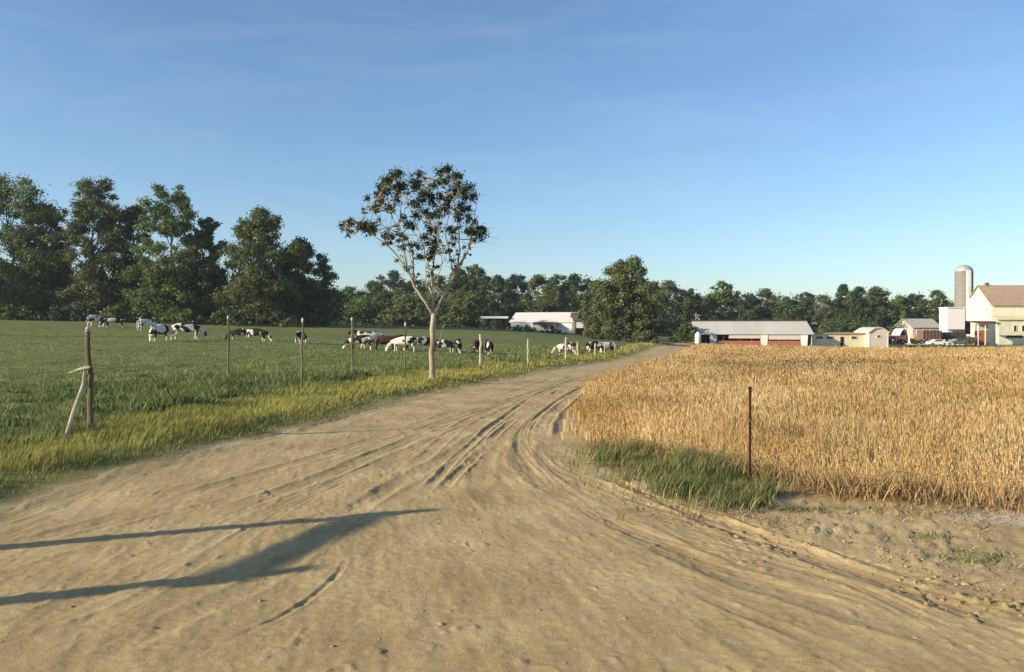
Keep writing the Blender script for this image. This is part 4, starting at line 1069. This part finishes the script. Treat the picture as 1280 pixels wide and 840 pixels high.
# white house beyond the pasture
def white_house():
    d = 146; k = d / F; root = put('white_house', 677, d, 416, 'long white farmhouse with white roof beyond the pasture', 'house', rz=R(-16))
    x0, x1 = (637 - 677) * k, (716 - 677) * k; ze, zr = 13.5 * k, 25 * k
    MB().box(x0, x1, 0, 9, -.5, ze).build('wall', WHITE, root)
    MB().prism([(.0, ze + .004), (9, ze + .004), (4.5, zr)], x0 + .01, x0 + .15, 'x').build('gable_wall', WHITE, root)
    MB().prism([(.0, ze + .004), (9, ze + .004), (4.5, zr)], x1 - .15, x1 - .01, 'x').build('gable_wall', WHITE, root)
    gable_roof(root, x0, x1, 0, 9, ze + .02, zr + .02, mat('white_metal_roof', (.78, .74, .65), rough=.45, spec=.4, var=.04), over=.3)
    MB().prism([((-1.6), ze - .55), (-1.6, ze - .43), (-.31, ze - .0), (-.31, ze - .12)], (668 - 677) * k, (698 - 677) * k, 'x').build('porch_roof', BROWN, root)
    for px in (670, 696): x = (px - 677) * k; MB().box(x - .08, x + .08, -1.5, -1.34, -.5, ze - .56).build('porch_post', WHITE, root)
    windows(root, [((644 - 677) * k, (648 - 677) * k, 5 * k, 10 * k), ((656 - 677) * k, (660 - 677) * k, 5 * k, 10 * k), ((680 - 677) * k, (684 - 677) * k, 5 * k, 9.5 * k)], 0)
    MB().box((689 - 677) * k, (693 - 677) * k, -.06, -.004, -.4, 8.5 * k).build('door', DARK, root)
    # open carport at left
    c = put('carport', 618, d + 2, 416, 'flat white carport roof on thin posts left of the white house', 'carport'); kk = (d + 2) / F
    MB().prism([(0, 18 * kk), (4, 19 * kk), (4, 21 * kk), (0, 20.5 * kk)], -17 * kk, 17 * kk, 'x').build('roof', WHITE, c)
    for px in (-16, 0, 15): MB().box(px * kk - .06, px * kk + .06, .1, .22, -.4, 18 * kk).build('post', BROWN, c)
    # white garage piece and brown shed at right
    s = put('brown_shed', 735, 140, 418, 'brown-roofed open shed between the white house and the big rounded tree', 'shed'); kk = 140 / F
    MB().prism([(-.4, 17 * kk), (-.4, 18 * kk), (4, 28 * kk), (8.4, 18 * kk), (8.4, 17 * kk), (4, 27 * kk)], -19 * kk, 26 * kk, 'x').build('roof', BROWN, s)
    MB().box(-18 * kk, 25 * kk, 7.8, 8, -.4, 17 * kk).build('rear_wall', BROWN, s)
    MB().box(-17.6 * kk, -6 * kk, -.1, 0, 8 * kk, 16 * kk).build('door', WHITE, s)
    for px in (-18, -4, 9, 24): MB().box(px * kk - .13, px * kk + .13, -.25, -.11, -.4, 17.5 * kk).build('post', mat('grey_post', (.42, .38, .31)), s)
white_house()

# silo and bank barn
def silo():
    d = 176; k = d / F; root = put('silo', 1204.5, d, 428, 'tall grey concrete silo with domed top and a white chute beside the yellow barn', 'silo')
    r = 10.3 * k; zt = 88 * k
    mb = MB(); mb.lathe([(r, -.5), (r, zt)], 36); mb.build('shell', CONC, root, True)
    hp = MB()
    for i in range(1, 24): z = zt * i / 24; hp.lathe([(r + .002, z - .03), (r + .05, z - .02), (r + .05, z + .02), (r + .002, z + .03)], 36)
    hp.build('hoops', mat('hoop_steel', (.25, .22, .2), metal=.5, rough=.6), root)
    MB().lathe([(r * 1.01 * math.cos(a), zt + .003 + r * .85 * math.sin(a)) for a in np.linspace(0, 1.5, 9)], 36).build('dome', mat('dome_metal', (.42, .40, .40), metal=.3, rough=.6), root, True)
    MB().box(-.42, .28, -r - .55, -r + .12, 8 * k, zt + .2).build('chute', WHITE, root)
silo()
def bank_barn():
    d = 166; k = d / F; root = put('yellow_barn', 1240, d, 428, 'large pale yellow barn with tan roof at the right edge of the view', 'barn')
    x0, x1 = 0, (1345 - 1240) * k
    ze, zr = 48 * k, 72 * k
    MB().box(x0, x1, 0, 9.4, -.5, ze).build('wall', YEL, root)
    for xa in (x0 + .01, x1 - .16): MB().prism([(0, ze + .004), (9.4, ze + .004), (4.7, zr)], xa, xa + .15, 'x').build('gable_wall', YEL, root)
    gable_roof(root, x0, x1, 0, 9.4, ze + .02, zr + .03, TAN, over=.45)
    # lower lean-to along the front
    MB().box(-.9, x1 + .5, -3.2, -.005, -.5, 28 * k).build('lean_to_wall', YEL, root)
    MB().prism([(-3.6, 28 * k), (-3.6, 29.2 * k), (-.01, 34 * k), (-.01, 32.8 * k)], -1.1, x1 + .8, 'x').build('lean_to_roof', CREAM, root)
    rects = [((p - 1.6 - 1240) * k, (p + 1.6 - 1240) * k, 14 * k, 21 * k) for p in (1256.5, 1266.5, 1276.5, 1288, 1300)]
    windows(root, rects, -3.2, fm=CREAM)
    MB().box((1246 - 1240) * k, (1266 - 1240) * k, -3.3, -3.205, 6 * k, 8.5 * k).build('vent_strip', DARK, root)
    v = MB(); v.lathe([(.35, zr - .1), (.35, zr + .35), (.6, zr + .4), (.2, zr + .75)], 12, ((1250 - 1240) * k, 4.7)); v.build('roof_vent', BROWN, root)
    # white milk house in front
    m = put('milk_house', 1192, 160, 428, 'plain white block building with a flat roof in front of the silo', 'building'); kk = 160 / F
    MB().box(-8 * kk, 14 * kk, 0, 3, -.5, 43 * kk).build('wall', mat('clean_white', (.80, .76, .72), var=.03), m)
    MB().box(-8.6 * kk, 14.6 * kk, -.15, 3.15, 43 * kk + .003, 44.2 * kk).build('roof', WHITE, m)
    MB().box(15.5 * kk, 23 * kk, .5, .6, 10 * kk, 27 * kk).build('side_opening', DARK, m)
    MB().box(-8 * kk, 12 * kk, -2.6, -.16, 15.5 * kk, 16.3 * kk).build('awning', GREYR, m)
        # greyish low gabled house behind
    h = put('grey_outbuilding', 1158, 172, 428, 'pale grey gabled outbuilding left of the white block building', 'building'); kk = 172 / F
    MB().box(-17 * kk, 17 * kk, 0, 8, -.5, 19 * kk).build('wall', mat('pale_grey_board', (.42, .40, .35), var=.15), h)
    for xa in (-17 * kk + .01, 17 * kk - .16): MB().prism([(0, 19 * kk + .004), (8, 19 * kk + .004), (4, 29 * kk)], xa, xa + .15, 'x').build('gable_wall', mat('pale_grey_board', (.42, .40, .35)), h)
    gable_roof(h, -17 * kk, 17 * kk, 0, 8, 19 * kk + .02, 29 * kk + .02, mat('dull_roof', (.38, .36, .32), var=.2))
    windows(h, [(-12 * kk, -9 * kk, 11 * kk, 16 * kk), (-3 * kk, 0, 11 * kk, 16 * kk), (6 * kk, 9 * kk, 11 * kk, 16 * kk)], 0)
    # porch with a dark red roof
    p = put('red_porch', 1236, 156, 429, 'small open porch with dark red roof before the yellow barn', 'porch'); kk = 156 / F
    MB().prism([(-.3, 24 * kk), (-.3, 25.2 * kk), (3.4, 28 * kk), (3.4, 26.8 * kk)], -14 * kk, 14 * kk, 'x').build('roof', mat('dark_red_roof', (.13, .05, .045)), p)
    for x in (-13, -4, 12.5): MB().box(x * kk - .07, x * kk + .07, 0, .14, -.4, 24 * kk).build('post', WHITE, p)
    MB().box(-8 * kk, 9 * kk, 2.6, 2.7, -.4, 16 * kk).build('rear_wall', RED, p)
    MB().box(-8 * kk, 9 * kk, 2.61, 2.72, 16 * kk + .003, 24 * kk).build('upper_board', PINK, p)
bank_barn()

# ------------------------------------------------------------------ yard clutter: wagons, tank, car, bales
RUB = mat('tyre_rubber', (.025, .025, .025), rough=.85)
RIMM = mat('wheel_rim', (.35, .33, .3), rough=.5, metal=.4)
def wheel(root, x, y, r, w=.22):
    t = MB(); n = 18
    prof = [(r * .62, -w / 2), (r * .95, -w / 2), (r, -w * .3), (r, w * .3), (r * .95, w / 2), (r * .62, w / 2)]
    vs = []; 
    for pr, py in prof: vs += [(x + pr * math.cos(2 * math.pi * k / n), y + py, r + pr * math.sin(2 * math.pi * k / n)) for k in range(n)]
    m_ = len(prof); fs = [(i * n + k, i * n + (k + 1) % n, ((i + 1) % m_) * n + (k + 1) % n, ((i + 1) % m_) * n + k) for i in range(m_) for k in range(n)]
    wo_ = empty('wheel', (0, 0, 0)); wo_.parent = root
    t.add(vs, fs).build('tyre', RUB, wo_)
    rm = MB(); vs = [(x + r * .61 * math.cos(2 * math.pi * k / n), y + s * w * .3, r + r * .61 * math.sin(2 * math.pi * k / n)) for s in (-1, 1) for k in range(n)]
    rm.add(vs, [tuple(range(n)), tuple(range(2 * n - 1, n - 1, -1))] + [(k, k + n, (k + 1) % n + n, (k + 1) % n) for k in range(n)]).build('rim', RIMM, wo_)
def wagon(px, d, base, L_, hb, m, label, rz=0):
    r = put('farm_wagon', px, d, base, label, 'wagon', 'farm wagons in the yard', R(rz)); 
    b = MB(); b.box(-L_ / 2, L_ / 2, -1.1, 1.1, .85, .95); b.box(-L_ / 2, L_ / 2, -1.1, -1.04, .951, hb); b.box(-L_ / 2, L_ / 2, 1.04, 1.1, .951, hb)
    b.box(-L_ / 2, -L_ / 2 + .06, -1.039, 1.039, .951, hb); b.box(L_ / 2 - .06, L_ / 2, -1.039, 1.039, .951, hb); b.build('box', m, r)
    rb = MB()
    for i in range(6): x = -L_ / 2 + .15 + i * (L_ - .4) / 5; rb.box(x, x + .09, -1.16, -1.103, .86, hb + .03)
    rb.build('stakes', GREYR, r)
    MB().tube([(-L_ / 2, 0, .7), (-L_ / 2 - 1.6, 0, .35)], .05, 6).build('drawbar', GREYR, r)
    for x in (-L_ / 2 + .7, L_ / 2 - .7):
        for y in (-.95, .95): wheel(r, x, y, .45)
wagon(1162, 154, 430, 3.6, 2.6, BROWN, 'brown high-sided farm wagon parked left of the dark green wagon')
wagon(1190, 156, 430, 4.4, 2.3, mat('dark_green_paint', (.045, .06, .045), rough=.5), 'dark green farm wagon parked under the white block building')
wagon(1121, 158, 430, 3.0, 1.7, RED, 'low red farm wagon just right of the pinkish gabled shed')
def car(px, d, base, paint, label, rz=0, group='vehicles in the farm yard'):
    r = put('parked_car', px, d, base, label, 'car', group, R(rz)); r.scale = (.8, .8, .8)
    prof = [(-2.1, .35), (-2.12, .75), (-1.95, .92), (-1.2, .98), (-.7, 1.38), (.7, 1.42), (1.35, .98), (2.05, .85), (2.12, .5), (2.05, .32)]
    MB().prism(prof, -.85, .85, 'y').build('body', paint, r)
    for s in (-1, 1):
        MB().add([(-1.0, s * .86, 1.0), (1.1, s * .86, 1.0), (.62, s * .86, 1.33), (-.66, s * .86, 1.3), (-1.0, s * .853, 1.0), (1.1, s * .853, 1.0), (.62, s * .853, 1.33), (-.66, s * .853, 1.3)],
                 [(0, 1, 2, 3), (7, 6, 5, 4), (0, 4, 5, 1), (1, 5, 6, 2), (2, 6, 7, 3), (3, 7, 4, 0)]).build('side_window', DGLASS, r)
        MB().box(2.06, 2.13, s * .62 - .15, s * .62 + .15, .6, .74).build('headlight', ROOFW, r)
        for x in (-1.3, 1.35): wheel(r, x, s * .80, .32, .2)
car(1171, 147, 432, WHITE, 'white car parked in the farm yard in front of the brown wagon')
car(1197, 149, 431, mat('pale_grey_paint', (.22, .22, .19), rough=.4), 'grey car parked right of the white car below the dark green wagon', 12)
# hooped white tank
d = 162; r_ = put('hoop_hut', 1131, d, 429, 'white rounded calf hutch with a dark open front behind the red wagon', 'hutch'); k = d / F
pr = [(7.5 * k * math.cos(a), 18.5 * k * math.sin(a)) for a in np.linspace(0, math.pi, 13)]; pi = [(u * .93, z * .95) for u, z in pr]
MB().prism(pr + pi[::-1], 0, 3.5, 'y').build('shell', WHITE, r_)
MB().prism([(u * .99, z * .99) for u, z in pi], 1.6, 1.7, 'y').build('inner_wall', DARK, r_)
# round bales and a feed heap between sheds and wagons
for px, d, s, lab in ((1144, 159, .85, 'round straw bale left of the brown wagon'), (1214, 158, .7, 'round straw bale at the corner of the red porch')):
    b = put('round_bale', px, d, 430, lab, 'bale', 'round bales in the yard', ); mb = MB(); n = 20
    vs = []
    for (q, yy) in ((.88, -.6), (1, -.5), (1.0, .5), (.88, .6)): vs += [(q * s * math.cos(2 * math.pi * k / n), yy, s + q * s * math.sin(2 * math.pi * k / n)) for k in range(n)]
    fs = [(i * n + k, i * n + (k + 1) % n, (i + 1) * n + (k + 1) % n, (i + 1) * n + k) for i in range(3) for k in range(n)] + [tuple(range(n - 1, -1, -1)), tuple(range(3 * n, 4 * n))]
    o = mb.add(vs, fs).build('bale', mat('straw', (.42, .31, .16), var=.25, scale=6, bump=.5), b)

# ------------------------------------------------------------------ thin evening air over the land
def haze():
    o = MB().box(-420, 420, -60, 420, -4, 30).build('haze', None); tag(o, 'faint bluish haze over the farmland', 'haze', kind='stuff')
    m = bpy.data.materials.new('haze_air'); m.use_nodes = True; nt = m.node_tree; nt.nodes.clear()
    out = nt.nodes.new('ShaderNodeOutputMaterial'); v = nt.nodes.new('ShaderNodeVolumePrincipled')
    v.inputs['Color'].default_value = (.80, .88, 1, 1); v.inputs['Density'].default_value = .0002; v.inputs['Anisotropy'].default_value = .2
    nt.links.new(v.outputs[0], out.inputs['Volume']); o.data.materials.append(m)
haze()
